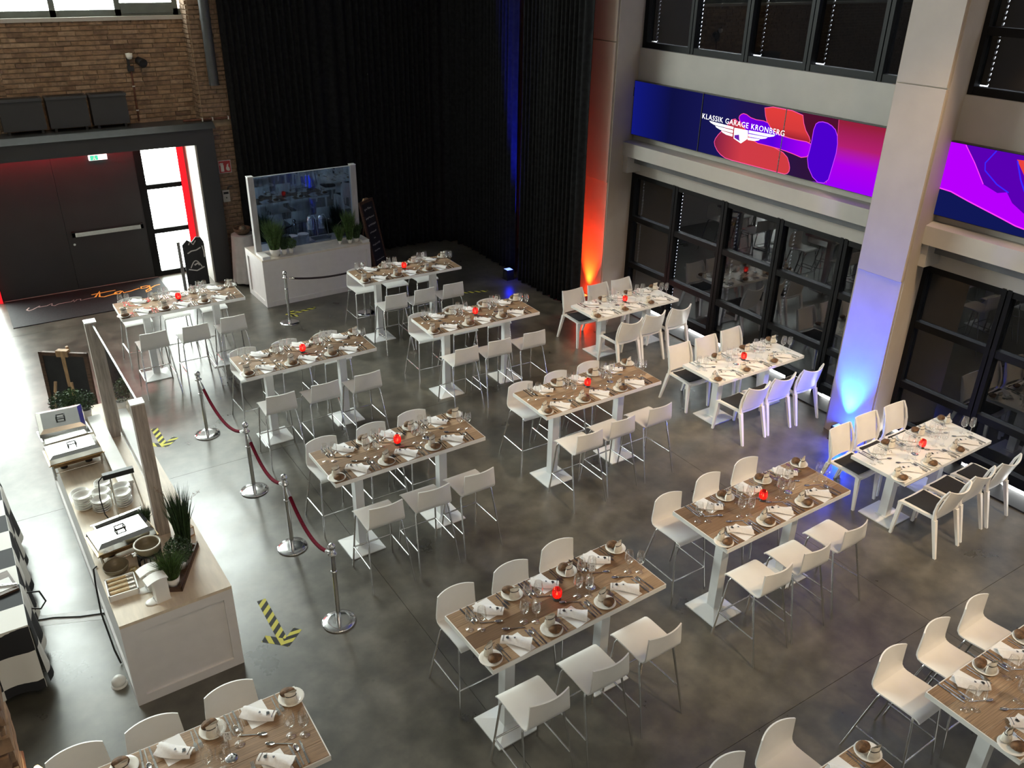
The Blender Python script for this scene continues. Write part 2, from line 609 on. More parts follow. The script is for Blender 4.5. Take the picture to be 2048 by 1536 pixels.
# ---- back wall: mortar bed, bricks one by one
wb = MB()
wb.box((-8.0, 16.56, 2.57), (4.6, 16.9, 4.60))
wb.box((-8.0, 16.56, 8.2), (4.6, 16.9, 8.5)).box((-8.0, 16.56, 4.6), (-7.9, 16.9, 8.2))
wb.box((-8.0, 16.56, 0), (-1.2, 16.9, 2.57))
wb.box((3.95, 16.2, 2.86), (4.6, 16.9, 8.5)).box((4.06, 16.2, 0), (4.6, 16.9, 2.86))
wb.box((4.6, 16.5, 0), (10.3, 16.9, 8.5))
wall_back = struct('wall_back', wb, MORTAR)
bm_ = []
for k in range(8):
    L, h, d = random.uniform(.19, .27), random.uniform(.058, .067), random.uniform(.02, .034)
    j = lambda: random.uniform(-.004, .004)
    q = MB()
    vs = [(sx * L / 2 + j(), -d / 2 + sy * d / 2 + j() * .6 * (sy < 0), sz * h / 2 + j()) for sz in (-1, 1) for (sx, sy) in ((-1, -1), (1, -1), (1, 1), (-1, 1))]
    q._add(vs, [(0, 3, 2, 1), (4, 5, 6, 7), (0, 1, 5, 4), (1, 2, 6, 5), (2, 3, 7, 6), (3, 0, 4, 7)])
    bm_.append((L, q.mesh('brick', BRICK), q))
nb = 0
stuff = MB()


def lay_bricks(x0, x1, z0, z1, y, single, parent, axis='x', pitch=.0765):
    global nb
    z = z0 + .034
    row = 0
    while z < z1 - .02:
        x = x0 + (0 if row % 2 else -0.12)
        while x < x1:
            L, me, q = random.choice(bm_)
            a, b = max(x, x0), min(x + L, x1)
            if b - a > .05:
                sc = (b - a) / L
                c = (a + b) / 2
                rot = 0 if axis == 'x' else -PI / 2
                lc = (c, y, z + random.uniform(-.002, .002)) if axis == 'x' else (y, c, z)
                if single and nb < 296:
                    o = obj('brick', me, parent, lc, (0, 0, rot))
                    o.scale = (sc, 1, 1)
                    nb += 1
                else:
                    if axis == 'x':
                        vv = [(lc[0] + vx * sc, lc[1] + vy, lc[2] + vz) for vx, vy, vz in q.v]
                    else:
                        vv = [(lc[0] + vy, lc[1] - vx * sc, lc[2] + vz) for vx, vy, vz in q.v]
                    stuff._add(vv, q.f)
            x += L + .011
        z += pitch
        row += 1


lay_bricks(1.0, 3.94, 2.93, 4.60, 16.56, True, wall_back)
lay_bricks(3.96, 4.50, 2.93, 4.95, 16.2, True, wall_back)
lay_bricks(-7.9, 1.0, 2.6, 4.60, 16.56, False, wall_back)
lay_bricks(4.07, 4.50, 0.0, 2.86, 16.2, False, wall_back)
lay_bricks(3.96, 4.50, 4.95, 8.3, 16.2, False, wall_back)
lay_bricks(16.2, 16.56, 2.93, 8.3, 3.95, False, wall_back, 'y')
so = part('brick_infill', stuff, BRICK, wall_back)
so['kind'] = 'stuff'

# ---- window above the entrance
wn = MB()
wn.box((-7.9, 16.62, 4.66), (3.95, 16.70, 4.76)).box((-7.9, 16.62, 8.1), (3.95, 16.70, 8.2))
for x in (-6.96, -5.97, -4.98, -3.99, -3.0, -2.02, -1.03, -.04, .95, 1.94, 2.93, 3.86):
    wn.box((x - .045, 16.62, 4.66), (x + .045, 16.70, 8.2))
wn.box((2.975, 16.60, 4.70), (3.82, 16.68, 4.86))
w5 = struct('window_5', wn, mat('grey_green_frame', (0.11, 0.13, 0.115), 0.5))
xs = [-7.9, -6.96, -5.97, -4.98, -3.99, -3.0, -2.02, -1.03, -.04, .95, 1.94, 2.93, 3.86]
for a, b in zip(xs[:-1], xs[1:]):
    part('pane', MB().box((a + .05, 16.655, 4.76), (b - .05, 16.661, 8.1)), PANE_CLEAR, w5)
part('window_sill', MB().box((-7.9, 16.50, 4.60), (3.95, 16.66, 4.66)), WALLP, w5)

# ---- entrance portal, doors, glazed side light
tr = MB()
tr.box((3.73, 15.98, 0), (4.05, 16.9, 2.57)).box((-1.5, 15.98, 2.57), (4.05, 16.56, 2.84)).box((-1.5, 15.98, 0), (-1.2, 16.9, 2.57))
trim1 = struct('trim_1', tr, DARKGREY)
part('canopy_lip', MB().prism([(15.93, 2.84), (16.05, 2.93), (16.56, 2.93), (16.56, 2.84)], -1.5, 4.09, lambda x, y, z: (z, x, y)), mat('canopy_metal', (0.05, 0.053, 0.056), 0.35, 0.2), trim1)
part('reveal_panel', MB().box((3.700, 16.0, 0), (3.732, 16.90, 2.56)).box((3.665, 16.86, 0), (3.70, 16.90, 2.56)), WALLP, trim1)
d1 = struct('door_1', MB().box((.20, 16.86, 0), (1.44, 16.92, 2.56)), DARKGREY)
part('door_leaf', MB().box((1.444, 16.855, 0.0), (2.80, 16.915, 2.508)), DARKGREY, d1)
part('door_head', MB().box((1.44, 16.86, 2.512), (2.80, 16.92, 2.57)), DARKGREY, d1)
part('rebate_strip', MB().box((1.42, 16.915, 0), (1.47, 16.93, 2.57)).box((1.42, 16.915, 2.49), (2.80, 16.93, 2.53)), FRAME, d1)
pb = part('push_bar', MB().box((1.52, 16.76, 1.0), (2.74, 16.80, 1.075)), STEEL, d1)
part('bar_end', MB().box((1.52, 16.76, .99), (1.57, 16.86, 1.085)).box((2.69, 16.76, .99), (2.74, 16.86, 1.085)), BLACKP, d1)
part('lock', MB().tube([(1.53, 16.855, .85), (1.53, 16.83, .85)], .022, 12), STEEL, d1)
sl = MB().box((2.80, 16.84, 0), (2.93, 16.94, 2.57))
for z0, z1 in ((0, .09), (.83, .92), (1.67, 1.76), (2.47, 2.57)):
    sl.box((2.93, 16.86, z0), (3.56, 16.92, z1))
w7 = struct('window_7', sl, FRAME)
for z0, z1 in ((.09, .83), (.92, 1.67), (1.76, 2.47)):
    part('pane', MB().box((2.93, 16.885, z0), (3.56, 16.891, z1)), PANE_CLEAR, w7)
w8 = struct('window_8', MB().box((-1.2, 16.86, 0), (-1.1, 16.92, 2.57)).box((.10, 16.84, 0), (.20, 16.94, 2.57)).box((-1.1, 16.86, 2.47), (.10, 16.92, 2.57)).box((-1.1, 16.86, 0), (.10, 16.92, .09)), FRAME)
part('pane', MB().box((-1.1, 16.885, .09), (.10, 16.891, 2.47)), PANE_CLEAR, w8)
portal('portal_door_glass_left', (-.5, 17.05, 1.25), (-.5, 0, 1.25), 1.2, 2.5)
tag(obj('light_column', MB().box((.14, 16.76, 0), (.19, 16.83, 2.57)).mesh('light_column', glow('red_led', (1.0, 0.02, 0.03), 1.1))), 'red glowing vertical strip left of the dark door, at the photo edge', 'light')
rp_ = tag(obj('light_column', MB().box((3.565, 16.80, 0), (3.665, 16.92, 2.56)).mesh('light_column', glow('red_led', (1.0, 0.02, 0.03), 1.1))), 'red glowing vertical strip beside the bright door glass', 'light')
ls = tag(obj('light_strip', MB().box((.22, 16.60, 2.53), (2.76, 16.63, 2.57)).mesh('light_strip', glow('red_led_strip', (1.0, 0.03, 0.05), 42.0))), 'red light strip under the dark entrance lintel', 'light')
es = thing('exit_sign', 'small white and green exit sign above the dark door', 'sign', (2.20, 16.80, 2.30))
part('housing', MB().box((-.15, -.02, .015), (.15, .055, .105)), mat('exit_housing', (.8, .8, .8), .5, emit=(.9, 1, .97), estr=1.6), es)
part('pictogram', MB().box((-.13, -.023, .02), (.0, -.02, .10)), mat('exit_green', (.02, .45, .25), .5, emit=(.02, .6, .35), estr=1.4), es)
part('running_figure', MB().tube([(-.06, -.026, .085), (-.065, -.026, .055), (-.085, -.026, .03)], .006, 6).tube([(-.065, -.026, .055), (-.045, -.026, .04), (-.05, -.026, .025)], .006, 6).lathe([(.0, -.01), (.009, 0), (.0, .01)], 8, (-.058, -.026, .095)), mat('exit_white', (.8, .85, .83), .5, emit=(.9, 1, .97), estr=.5), es)

# ---- wall fittings over the entrance
for i, (a, b) in enumerate(((.83, 1.46), (1.52, 2.13), (2.18, 2.75))):
    t = thing('wall_heater', ['leftmost dark heater box on the entrance canopy, cut by the photo edge', 'middle dark heater box on the entrance canopy', 'rightmost dark heater box on the entrance canopy'][i], 'heater', ((a + b) / 2, 16.36, 2.99), 0, 'heater boxes on the canopy')
    h = (b - a) / 2
    part('casing', MB().box((-h, -.10, .0), (h, .14, .48)), DARKGREY, t)
    part('lid', MB().box((-h - .01, -.13, .46), (h + .01, .14, .50)), mat('heater_lid', (0.045, 0.045, 0.05), .35), t)
    part('grille', MB().box((-h + .03, -.09, .498), (h - .03, .11, .505)), BLACKP, t)
    part('bracket', MB().box((-h + .05, -.08, -.06), (-h + .09, .10, .0)), BLACKP, t)
    part('bracket', MB().box((h - .09, -.08, -.06), (h - .05, .10, .0)), BLACKP, t)
t = thing('wall_lamp', 'small flood lamp and dome detector on the brick wall above the heaters', 'lamp', (3.0, 16.53, 3.0))
part('conduit', MB().tube([(-.06, -.02, -.03), (-.045, -.02, .82)], .016, 8), RUST, t)
part('bracket', MB().box((-.10, -.06, .80), (.0, .0, .88)).box((-.09, -.05, .88), (-.05, .0, 1.06)), BLACKP, t)
part('dome', MB().lathe([(0, 0), (.035, .01), (.055, .05), (.06, .10), (.0, .11)], 14, (-.05, -.10, .99)), CERAMIC, t)
part('flood_head', MB().tube([(.09, -.05, .97), (.14, -.20, .93)], [.06, .075], 14), BLACKP, t)
part('clip', MB().tube([(-.075, -.037, .55), (-.03, -.037, .55)], .012, 8), SIGNW, t)
part('clip', MB().tube([(-.08, -.037, .15), (-.035, -.037, .15)], .012, 8), SIGNW, t)
t = thing('duct_pipe', 'dark grey round duct hanging before the brick pier beside the curtain', 'pipe', (4.20, 16.05, 3.55))
part('pipe', MB().tube([(0, 0, 0), (0, 0, 4.95)], .085, 18), PIPE, t)
part('pipe_collar', MB().tube([(0, 0, 1.05), (0, 0, 1.10)], .092, 18), PIPE, t)
part('pipe_collar', MB().tube([(0, 0, .0), (0, 0, .03)], .09, 18), PIPE, t)
part('pipe_clamp', MB().box((-.02, .05, 1.06), (.02, .11, 1.10)), PIPE, t)
t = thing('conduit_pipe', 'thin dark conduit with pale clips along the brick pier above the portal', 'pipe', (4.22, 16.14, 2.97))
part('conduit', MB().tube([(-.62, .0, 0), (.26, .0, .0)], .022, 8), RUST, t)
for xc in (-.30, -.12, .16):
    part('clip', MB().box((xc, -.03, -.03), (xc + .02, .03, .03)), SIGNW, t)
t = thing('fire_sign', 'red and white fire extinguisher sign on the dark brick pier', 'sign', (4.215, 16.14, 1.99))
part('plate', MB().box((-.115, .0, 0), (.115, .012, .23)), SIGNW, t)
part('red_field', MB().box((-.105, -.003, .01), (.105, .0, .22)), REDSIGN, t)
part('extinguisher_symbol', MB().box((-.075, -.006, .03), (-.02, -.003, .15)).box((-.065, -.006, .15), (-.03, -.003, .165)).box((-.085, -.006, .165), (-.025, -.003, .185)).box((-.09, -.006, .14), (-.08, -.003, .18)), SIGNW, t)
part('flame_symbol', MB().prism([(.02, .06), (.05, .035), (.085, .04), (.08, .09), (.06, .12), (.07, .17), (.04, .15), (.03, .11), (.02, .10)], -.006, -.003, lambda x, y, z: (x, z, y)), SIGNW, t)
t = thing('control_box', 'small beige control box on the dark pier below the fire sign', 'box', (4.165, 16.14, 1.46))
part('casing', MB().box((-.065, -.03, 0), (.065, .03, .22)), BEIGEBOX, t)
part('display', MB().box((-.045, -.035, .15), (.045, -.03, .19)), BLACKP, t)
part('keyhole', MB().tube([(0, -.03, .08), (0, -.037, .08)], .012, 8), BLACKP, t)
part('cable', MB().tube([(.05, 0, .22), (.06, .0, .27), (.14, .0, .275)], .012, 6), BLACKP, t)

# ---- right wall
wr = MB()
BAYS = [(5.76, 11.27), (0.25, 5.70)]
wr.box((9.8, -4.0, 2.88), (10.1, 11.9, 4.38))
wr.box((9.85, -4.0, 2.36), (10.1, 11.9, 2.60))
wr.box((9.9, -4.0, 2.58), (10.1, 11.9, 2.90))
wr.box((9.85, -4.0, 6.6), (10.1, 11.9, 8.5))
wr.box((9.85, -4.0, 0), (10.1, 0.25, 2.4)).box((9.85, -4.0, 4.36), (10.1, 0.25, 6.62))
wr.box((9.86, 11.27, -.12), (10.1, 16.9, 8.5)).box((9.86, -4.0, -.12), (10.1, .25, 2.4))
wall_right = struct('wall_right', wr, WALLP)
for y0, y1 in BAYS:
    part('ledge_beam', MB().box((9.5, y0 - .08, 2.71), (9.82, y1 + .05, 2.93)), WALLP, wall_right)
    part('corbel', MB().box((9.55, y1 - .20, 2.42), (9.85, y1 + .06, 2.71)), WALLP, wall_right)
    part('blind_cassette', MB().box((9.70, y0 - .02, 2.575), (9.90, y1 - .20, 2.665)), mat('cassette_grey', (0.10, 0.105, 0.11), .5), wall_right)


def pillar(yf0, yf1, yb0, yb1):
    base = part('pillar', MB().prism([(9.17, yf0), (9.17, yf1), (9.95, yb1), (9.95, yb0)], 0.0, 8.49), WALLW, wall_right)
    for k, (z0, z1, o) in enumerate(((0.0, 2.30, .012), (2.30, 4.50, .030), (4.505, 8.49, .030))):
        part('cladding_panel', MB().box((9.17 - o, yf0 + .025, z0 + .004), (9.172, yf1 - .025, z1 - .004)), WALLW, base)


pillar(5.47, 6.13, 5.70, 5.95)
pillar(11.06, 11.72, 11.30, 11.60)

SLAT = mat('blind_slat', (0.012, 0.012, 0.013), 0.6, spec=0.15)
slot = {0: 'behind the middle white table', 1: 'behind the right-hand white table'}


def window_bay(n, y0, y1, z0, z1, rows, gaps, label_where, group):
    """rows = heights of the transoms; gaps = columns whose blind leaves light at its edge"""
    wd = 0.09
    cols = [y1 - (y1 - y0) * k / 5 for k in range(6)]
    fr = MB()
    for k, yc in enumerate(cols):
        lo, hi = (yc - wd, yc) if k == 0 else ((yc, yc + wd) if k == 5 else (yc - wd / 2 - .015, yc + wd / 2 + .015))
        if 0 < k < 5:
            fr.box((9.85, lo, z0), (9.97, yc - .008, z1)).box((9.85, yc + .008, z0), (9.97, hi, z1)).box((9.88, yc - .01, z0), (9.97, yc + .01, z1))
        else:
            fr.box((9.85, lo, z0), (9.97, hi, z1))
    zz = [z0] + list(rows) + [z1]
    for k, z in enumerate(zz):
        a, b = (z + .066, z + .20) if (k == 0 and z0 < .1) else ((z, z + wd) if k == 0 else ((z - wd, z) if k == len(zz) - 1 else (z - wd / 2, z + wd / 2)))
        fr.box((9.86, y0, a), (9.965, y1, b))
    if z0 < .1:
        for k in range(5):
            ym = (cols[k] + cols[k + 1]) / 2
            fr.box((9.88, ym - .02, -.02), (9.96, ym + .02, .12))
    wo = struct('window_%d' % n, fr, FRAME)
    for k in range(5):
        a, b = cols[k + 1] + .055, cols[k] - .055
        for q in range(len(zz) - 1):
            part('pane', MB().box((XW - .002, a, zz[q] + (.11 if zz[q] < .1 else .04)), (XW + .002, b, zz[q + 1] - .04)), PANE, wo)
        g = .011 if k in gaps else 0.0
        sl_ = MB()
        z = z0 + (.16 if z0 < .1 else .06)
        a2, b2 = cols[k + 1] + .02, cols[k] - .15 - g
        if not g:
            b2 = cols[k] - .02
        while z < z1 - .03:
            sl_._add([(9.995, a2, z), (9.995, b2, z), (10.03, b2, z + .062), (10.03, a2, z + .062), (9.998, a2, z), (9.998, b2, z), (10.033, b2, z + .062), (10.033, a2, z + .062)],
                     [(0, 3, 2, 1), (4, 5, 6, 7), (0, 1, 5, 4), (2, 3, 7, 6), (1, 2, 6, 5), (3, 0, 4, 7)])
            if g:
                sl_.box((9.995, b2 - .001, z), (10.03, b2 + g + .003, z + .022))
            z += .058
        if g:
            sl_.box((9.995, b2 + g, z0 + .1), (10.03, cols[k] - .02, z1 - .03))
        if in_view(9.9, (a2 + b2) / 2, min(z1, 5.0) - .3, 260):
            bl = tag(obj('venetian_blind', sl_.mesh('venetian_blind', SLAT)), 'dark closed blind, %s pane column from the left, %s' % (['first', 'second', 'third', 'fourth', 'fifth'][k], label_where), 'blind', group)
        else:
            part('blind_fill', sl_, SLAT, wo)


window_bay(1, 5.76, 11.27, 0.0, 2.37, (.72, 1.57), (0, 2, 3), 'lower window between the pillars', 'lower window blinds')
window_bay(2, 0.25, 5.70, 0.0, 2.37, (.72, 1.57), (), 'lower window right of blue pillar', 'lower window blinds')
window_bay(3, 5.76, 11.27, 4.38, 6.6, (), (0, 2, 3), 'upper window above the logo screen', 'upper window blinds')
window_bay(4, 0.25, 5.70, 4.38, 6.6, (5.05,), (0,), 'upper window at the top right', 'upper window blinds')
struct('trim_2', MB().box((9.52, 5.96, 0.0), (9.865, 11.27, 0.022)).box((9.52, .25, 0.0), (9.865, 5.70, 0.022)), BLACKP)


# ---- video walls
def yz(x):
    return lambda a, b, z: (x - z, a, b)


def blob(pts, it=2):
    for _ in range(it):
        q = []
        for i, p in enumerate(pts):
            n = pts[(i + 1) % len(pts)]
            q += [(p[0] * .75 + n[0] * .25, p[1] * .75 + n[1] * .25), (p[0] * .25 + n[0] * .75, p[1] * .25 + n[1] * .75)]
        pts = q
    return pts


NAVY = glow_grad('screen_navy', [(0, (0.03, 0.008, 0.05)), (.45, (0.010, 0.010, 0.10)), (.75, (0.005, 0.006, 0.06)), (1, (0.006, 0.010, 0.22))], 1, 7.6, 11.2, 1.0)
PINK = glow('screen_pink', (1.0, 0.09, 0.35), 1.2)
LOGO = glow('screen_white', (1, 1, 1), 1.6)
vw = thing('video_wall', 'long wall screen showing a white winged logo over red and violet shapes', 'screen', (0, 0, 0))
for a, b in ((9.63, 11.21), (8.04, 9.62), (6.40, 8.03)):
    sp = part('screen_panel', MB().box((9.703, a, 3.03), (9.80, b, 3.89)), SCREEN_RIM, vw)
    part('display', MB().box((9.700, a + .006, 3.037), (9.704, b - .006, 3.883)), NAVY, sp)


def clipz(p):
    return [(min(max(y, 6.405), 11.2), min(max(z, 3.037), 3.883)) for y, z in p]


shapes = [
    ('maroon', [(7.77, 3.89), (7.18, 3.89), (7.16, 3.70), (7.55, 3.60), (7.62, 3.45), (7.75, 3.6)], glow('screen_maroon', (0.085, 0.006, 0.03), 1.0), 0),
    ('red_glow', [(7.18, 3.9), (6.38, 3.9), (6.38, 3.0), (7.43, 3.0), (7.20, 3.06), (7.16, 3.31), (7.14, 3.53), (7.16, 3.73)],
     glow_grad('screen_red_magenta', [(0, (0.34, 0.0, 0.95)), (.35, (0.42, 0.0, 0.85)), (.65, (0.45, 0.015, 0.16)), (1, (0.30, 0.015, 0.045))], 2, 3.05, 3.85, 1.1), 0),
    ('red_petal', [(8.44, 3.9), (7.77, 3.9), (7.70, 3.7), (7.56, 3.56), (7.58, 3.51), (7.91, 3.52), (8.26, 3.57), (8.37, 3.7)], glow_grad('screen_red', [(0, (0.28, 0.012, 0.03)), (.4, (0.75, 0.05, 0.05)), (1, (0.85, 0.055, 0.05))], 2, 3.5, 3.85, 1.0), 1),
    ('low_petal', [(8.97, 3.64), (9.1, 3.48), (9.27, 3.31), (9.3, 3.21), (9.18, 3.09), (8.99, 3.03), (8.64, 3.03), (7.92, 3.02), (7.83, 3.07), (7.83, 3.16), (7.92, 3.3), (8.16, 3.36), (8.4, 3.39), (8.83, 3.57)],
     glow_grad('screen_red2', [(0, (0.70, 0.05, 0.06)), (.6, (0.70, 0.05, 0.07)), (1, (0.22, 0.015, 0.06))], 1, 7.9, 9.3, 1.0), 1),
    ('violet_shape', [(8.86, 3.69), (8.77, 3.73), (8.61, 3.67), (8.34, 3.68), (8.27, 3.61), (8.14, 3.54), (7.85, 3.52), (7.55, 3.53), (7.51, 3.44), (7.6, 3.3), (7.87, 3.34), (8.16, 3.36), (8.55, 3.36), (8.73, 3.52), (8.87, 3.63)],
     glow_grad('screen_violet', [(0, (0.42, 0.0, 0.95)), (.5, (0.10, 0.0, 0.75)), (1, (0.22, 0.0, 0.80))], 1, 7.5, 8.9, 1.1), 1),
    ('blue_shape', [(7.54, 3.76), (7.46, 3.82), (7.3, 3.81), (7.17, 3.73), (7.12, 3.53), (7.15, 3.27), (7.18, 3.06), (7.38, 3.04), (7.57, 3.26), (7.54, 3.5)], glow('screen_blue', (0.075, 0.0, 0.62), 1.1), 1)]
for k, (nm, pts, m, line) in enumerate(shapes):
    bp = blob(pts, 1) if nm not in ('red_glow', 'maroon') else pts
    bp = clipz(bp)
    part('screen_shape', MB().prism(bp, .002 + k * .0008, .0026 + k * .0008, yz(9.70)), m, vw)
    if line:
        part('screen_outline', MB().strip(bp + bp[:1], .010, .0032 + k * .0008, yz(9.70)), PINK if nm != 'blue_shape' else glow('screen_bluepink', (0.55, 0.05, 1.0), 1.2), vw)
part('screen_outline', MB().strip([(7.18, 3.88), (7.16, 3.73), (7.14, 3.53), (7.16, 3.31), (7.20, 3.06)], .010, .0030, yz(9.70)), PINK, vw)
for yj in (8.035, 9.625):
    part('panel_seam', MB().box((9.690, yj - .006, 3.03), (9.7000, yj + .006, 3.89)), SCREEN_RIM, vw)
# winged logo
ROTT = Matrix(((0, 0, -1), (-1, 0, 0), (0, 1, 0))).to_euler()
tm = text_mesh('KLASSIK GARAGE KRONBERG', .108, LOGO, 0.001, spacing=1.13)
o = obj('logo_text', tm, vw, (9.690, 8.80, 3.565), ROTT)
wing = MB()
for k, (a, zz) in enumerate(((9.44, 3.512), (9.31, 3.462), (9.18, 3.412))):
    wing.prism([(a, zz + .008), (8.945, zz - .004), (8.945, zz - .040), (a - .11, zz - .034), (a - .03, zz - .014)], .008, .010, yz(9.70))
    a2 = 17.60 - a
    wing.prism([(a2, zz + .010), (8.645, zz - .002), (8.645, zz - .038), (a2 + .11, zz - .032), (a2 + .03, zz - .012)], .008, .010, yz(9.70))
wing.prism([(8.925, 3.50), (8.665, 3.505), (8.65, 3.39), (8.765, 3.305), (8.915, 3.35)], .008, .010, yz(9.70))
part('logo_emblem', wing, LOGO, vw)
part('logo_mark', MB().prism([(8.905, 3.40), (8.82, 3.42), (8.80, 3.35), (8.775, 3.33), (8.90, 3.36)], .0105, .011, yz(9.70)), glow('logo_violet', (.16, .02, .45), 1.0), vw)
vw2 = thing('video_wall', 'wall screen cut by the right edge showing magenta and violet shapes', 'screen', (0, 0, 0))
NAVY2 = glow('screen_navy2', (0.006, 0.010, 0.10), 1.0)
for a, b in ((4.06, 5.64), (2.47, 4.05), (.88, 2.46)):
    sp = part('screen_panel', MB().box((9.703, a, 3.02), (9.80, b, 3.88)), SCREEN_RIM, vw2)
    part('display', MB().box((9.700, a + .006, 3.027), (9.704, b - .006, 3.873)), NAVY2, sp)
for k, (pts, m) in enumerate([
        ([(5.63, 3.873), (5.44, 3.873), (5.29, 3.70), (5.13, 3.49), (4.95, 3.43), (4.85, 3.46), (4.76, 3.36), (4.61, 3.28), (4.40, 3.25), (4.40, 3.10), (4.66, 3.13), (4.82, 3.17), (5.25, 3.27), (5.48, 3.33), (5.63, 3.34)], glow('screen_magenta', (.46, .0, .95), 1.15)),
        ([(5.44, 3.873), (4.08, 3.873), (4.08, 3.28), (4.61, 3.28), (4.76, 3.36), (4.85, 3.46), (4.95, 3.43), (5.13, 3.49), (5.29, 3.70)], glow('screen_violet2', (.10, .0, .45), 1.1)),
        ([(4.84, 3.82), (4.20, 3.86), (4.20, 3.58), (4.66, 3.60)], glow('screen_red3', (.9, .06, .05), 1.0))]):
    part('screen_shape', MB().prism(pts, .002 + k * .0008, .0026 + k * .0008, yz(9.70)), m, vw2)
part('screen_outline', MB().strip([(5.63, 3.34), (5.48, 3.33), (5.25, 3.27), (4.82, 3.17), (4.66, 3.13), (4.40, 3.10)], .014, .006, yz(9.70)).strip([(5.44, 3.87), (5.29, 3.70), (5.13, 3.49)], .010, .006, yz(9.70)), glow('screen_pink2', (1.0, 0.05, 0.9), 1.2), vw2)
part('screen_outline', MB().strip([(5.08, 3.87), (5.17, 3.72), (5.15, 3.64), (4.98, 3.52), (4.83, 3.46)], .014, .0062, yz(9.70)).strip([(4.83, 3.81), (4.74, 3.62), (4.66, 3.5)], .016, .0062, yz(9.70)), glow('screen_blue2', (.04, .02, 1.0), 1.2), vw2)
for i, y in enumerate((11.25, 5.68)):
    t = thing('wall_bracket', ['small black lamp arm at the left end of the logo screen', 'small black lamp arm at the left end of the cut-off screen'][i], 'lamp', (9.6, y, 3.71), 0, 'lamp arms beside the screens')
    part('arm', MB().tube([(.12, -.02, 0), (-.04, .03, -.01)], .014, 8), BLACKP, t)
    part('lamp_head', MB().tube([(-.04, .03, -.01), (-.13, .05, -.03)], [.022, .03], 10), BLACKP, t)
    part('lens', MB().tube([(-.13, .05, -.03), (-.137, .052, -.032)], .026, 10), SIGNW, t)
    part('mounting_plate', MB().box((.10, -.06, -.07), (.20, .04, .07)), BLACKP, t)


# ---- black curtains
def curtain(name, label, path, amp, wl_):
    P = [Vector((*p, 0)) for p in path]
    ls_ = [0]
    for a, b in zip(P[:-1], P[1:]):
        ls_.append(ls_[-1] + (b - a).length)
    tot = ls_[-1]
    n = int(tot / wl_ * 9)
    pts = []
    rnd = random.Random(3)
    ph = 0
    for i in range(n + 1):
        s_ = tot * i / n
        k = max(j for j in range(len(ls_)) if ls_[j] <= s_ + 1e-9)
        k = min(k, len(P) - 2)
        f = (s_ - ls_[k]) / (ls_[k + 1] - ls_[k])
        p = P[k].lerp(P[k + 1], f)
        d = (P[k + 1] - P[k]).normalized()
        nn = Vector((-d.y, d.x, 0))
        ph += 2 * PI / (wl_ / (tot / n)) * (1 + .35 * math.sin(s_ * 2.3) + .2 * math.sin(s_ * 5.1 + 1))
        pts.append((p, nn, math.sin(ph) + .35 * math.sin(ph * .5 + 1)))
    m = MB()
    hs = [0.02, .35, 1.5, 3.2, 5.2, 8.4]
    vs = []
    for h in hs:
        for i, (p, nn, a) in enumerate(pts):
            k = amp * (1.0 if h < 3 else .85)
            q = p + nn * (a * k * (1 + .12 * math.sin(i * .31 + h)))
            zz = h + (.015 * math.sin(i * .37) if h < .1 else 0)
            vs.append((q.x, q.y, zz))
    w_ = len(pts)
    m._add(vs, [(j * w_ + i, j * w_ + i + 1, (j + 1) * w_ + i + 1, (j + 1) * w_ + i) for j in range(len(hs) - 1) for i in range(w_ - 1)], True)
    me = m.mesh(name, CURTAIN)
    o = obj(name, me)
    sd = o.modifiers.new('thick', 'SOLIDIFY')
    sd.thickness = 0.006
    return tag(o, label, 'curtain', 'black stage curtains')


curtain('curtain', 'tall black pleated curtain filling the corner behind the rear buffet', [(4.42, 16.02), (5.6, 16.08), (7.5, 16.14), (8.45, 16.14), (8.88, 15.95), (8.97, 15.4), (8.95, 14.6), (8.93, 13.45)], .042, .15)
curtain('curtain', 'tall black pleated curtain between the blue floor lamp and the red pillar', [(8.74, 13.12), (8.80, 12.7), (8.76, 12.2), (8.80, 11.66), (8.79, 11.28)], .042, .13)

# ================================================================== TABLES AND CHAIRS
HL, HW, HZ = 1.72, 0.687, 1.10
LL, LW, LZ = 1.68, 0.68, 0.75
ME = {}
ME['col_h'] = MB().box((-.047, -.047, .03), (.047, .047, HZ - .045)).mesh('column', WHITE_MET)
ME['col_l'] = MB().box((-.05, -.05, .02), (.05, .05, LZ - .04)).mesh('column', WHITE_MET)
q = MB().box((-.193, -.193, 0), (.193, .193, .012))
q._add([(-.193, -.193, .012), (.193, -.193, .012), (.193, .193, .012), (-.193, .193, .012), (-.05, -.05, .055), (.05, -.05, .055), (.05, .05, .055), (-.05, .05, .055)],
       [(0, 1, 5, 4), (1, 2, 6, 5), (2, 3, 7, 6), (3, 0, 4, 7), (4, 5, 6, 7)])
ME['base_h'] = q.mesh('base_plate', WHITE_MET)
ME['base_l'] = MB().box((-.20, -.20, 0), (.20, .20, .014)).box((-.07, -.07, .014), (.07, .07, .022)).mesh('base_plate', WHITE_MET)
ME['top_h'] = MB().box((-HL / 2, -HW / 2, HZ - .045), (HL / 2, HW / 2, HZ - .004)).mesh('tabletop', WHITE_LAM)
ME['top_l'] = MB().box((-LL / 2, -LW / 2, LZ - .04), (LL / 2, LW / 2, LZ)).mesh('tabletop', WHITE_LAM)
ME['plank'] = MB().box((-.5, -.5, 0), (.5, .5, .004)).mesh('plank', PLANK)


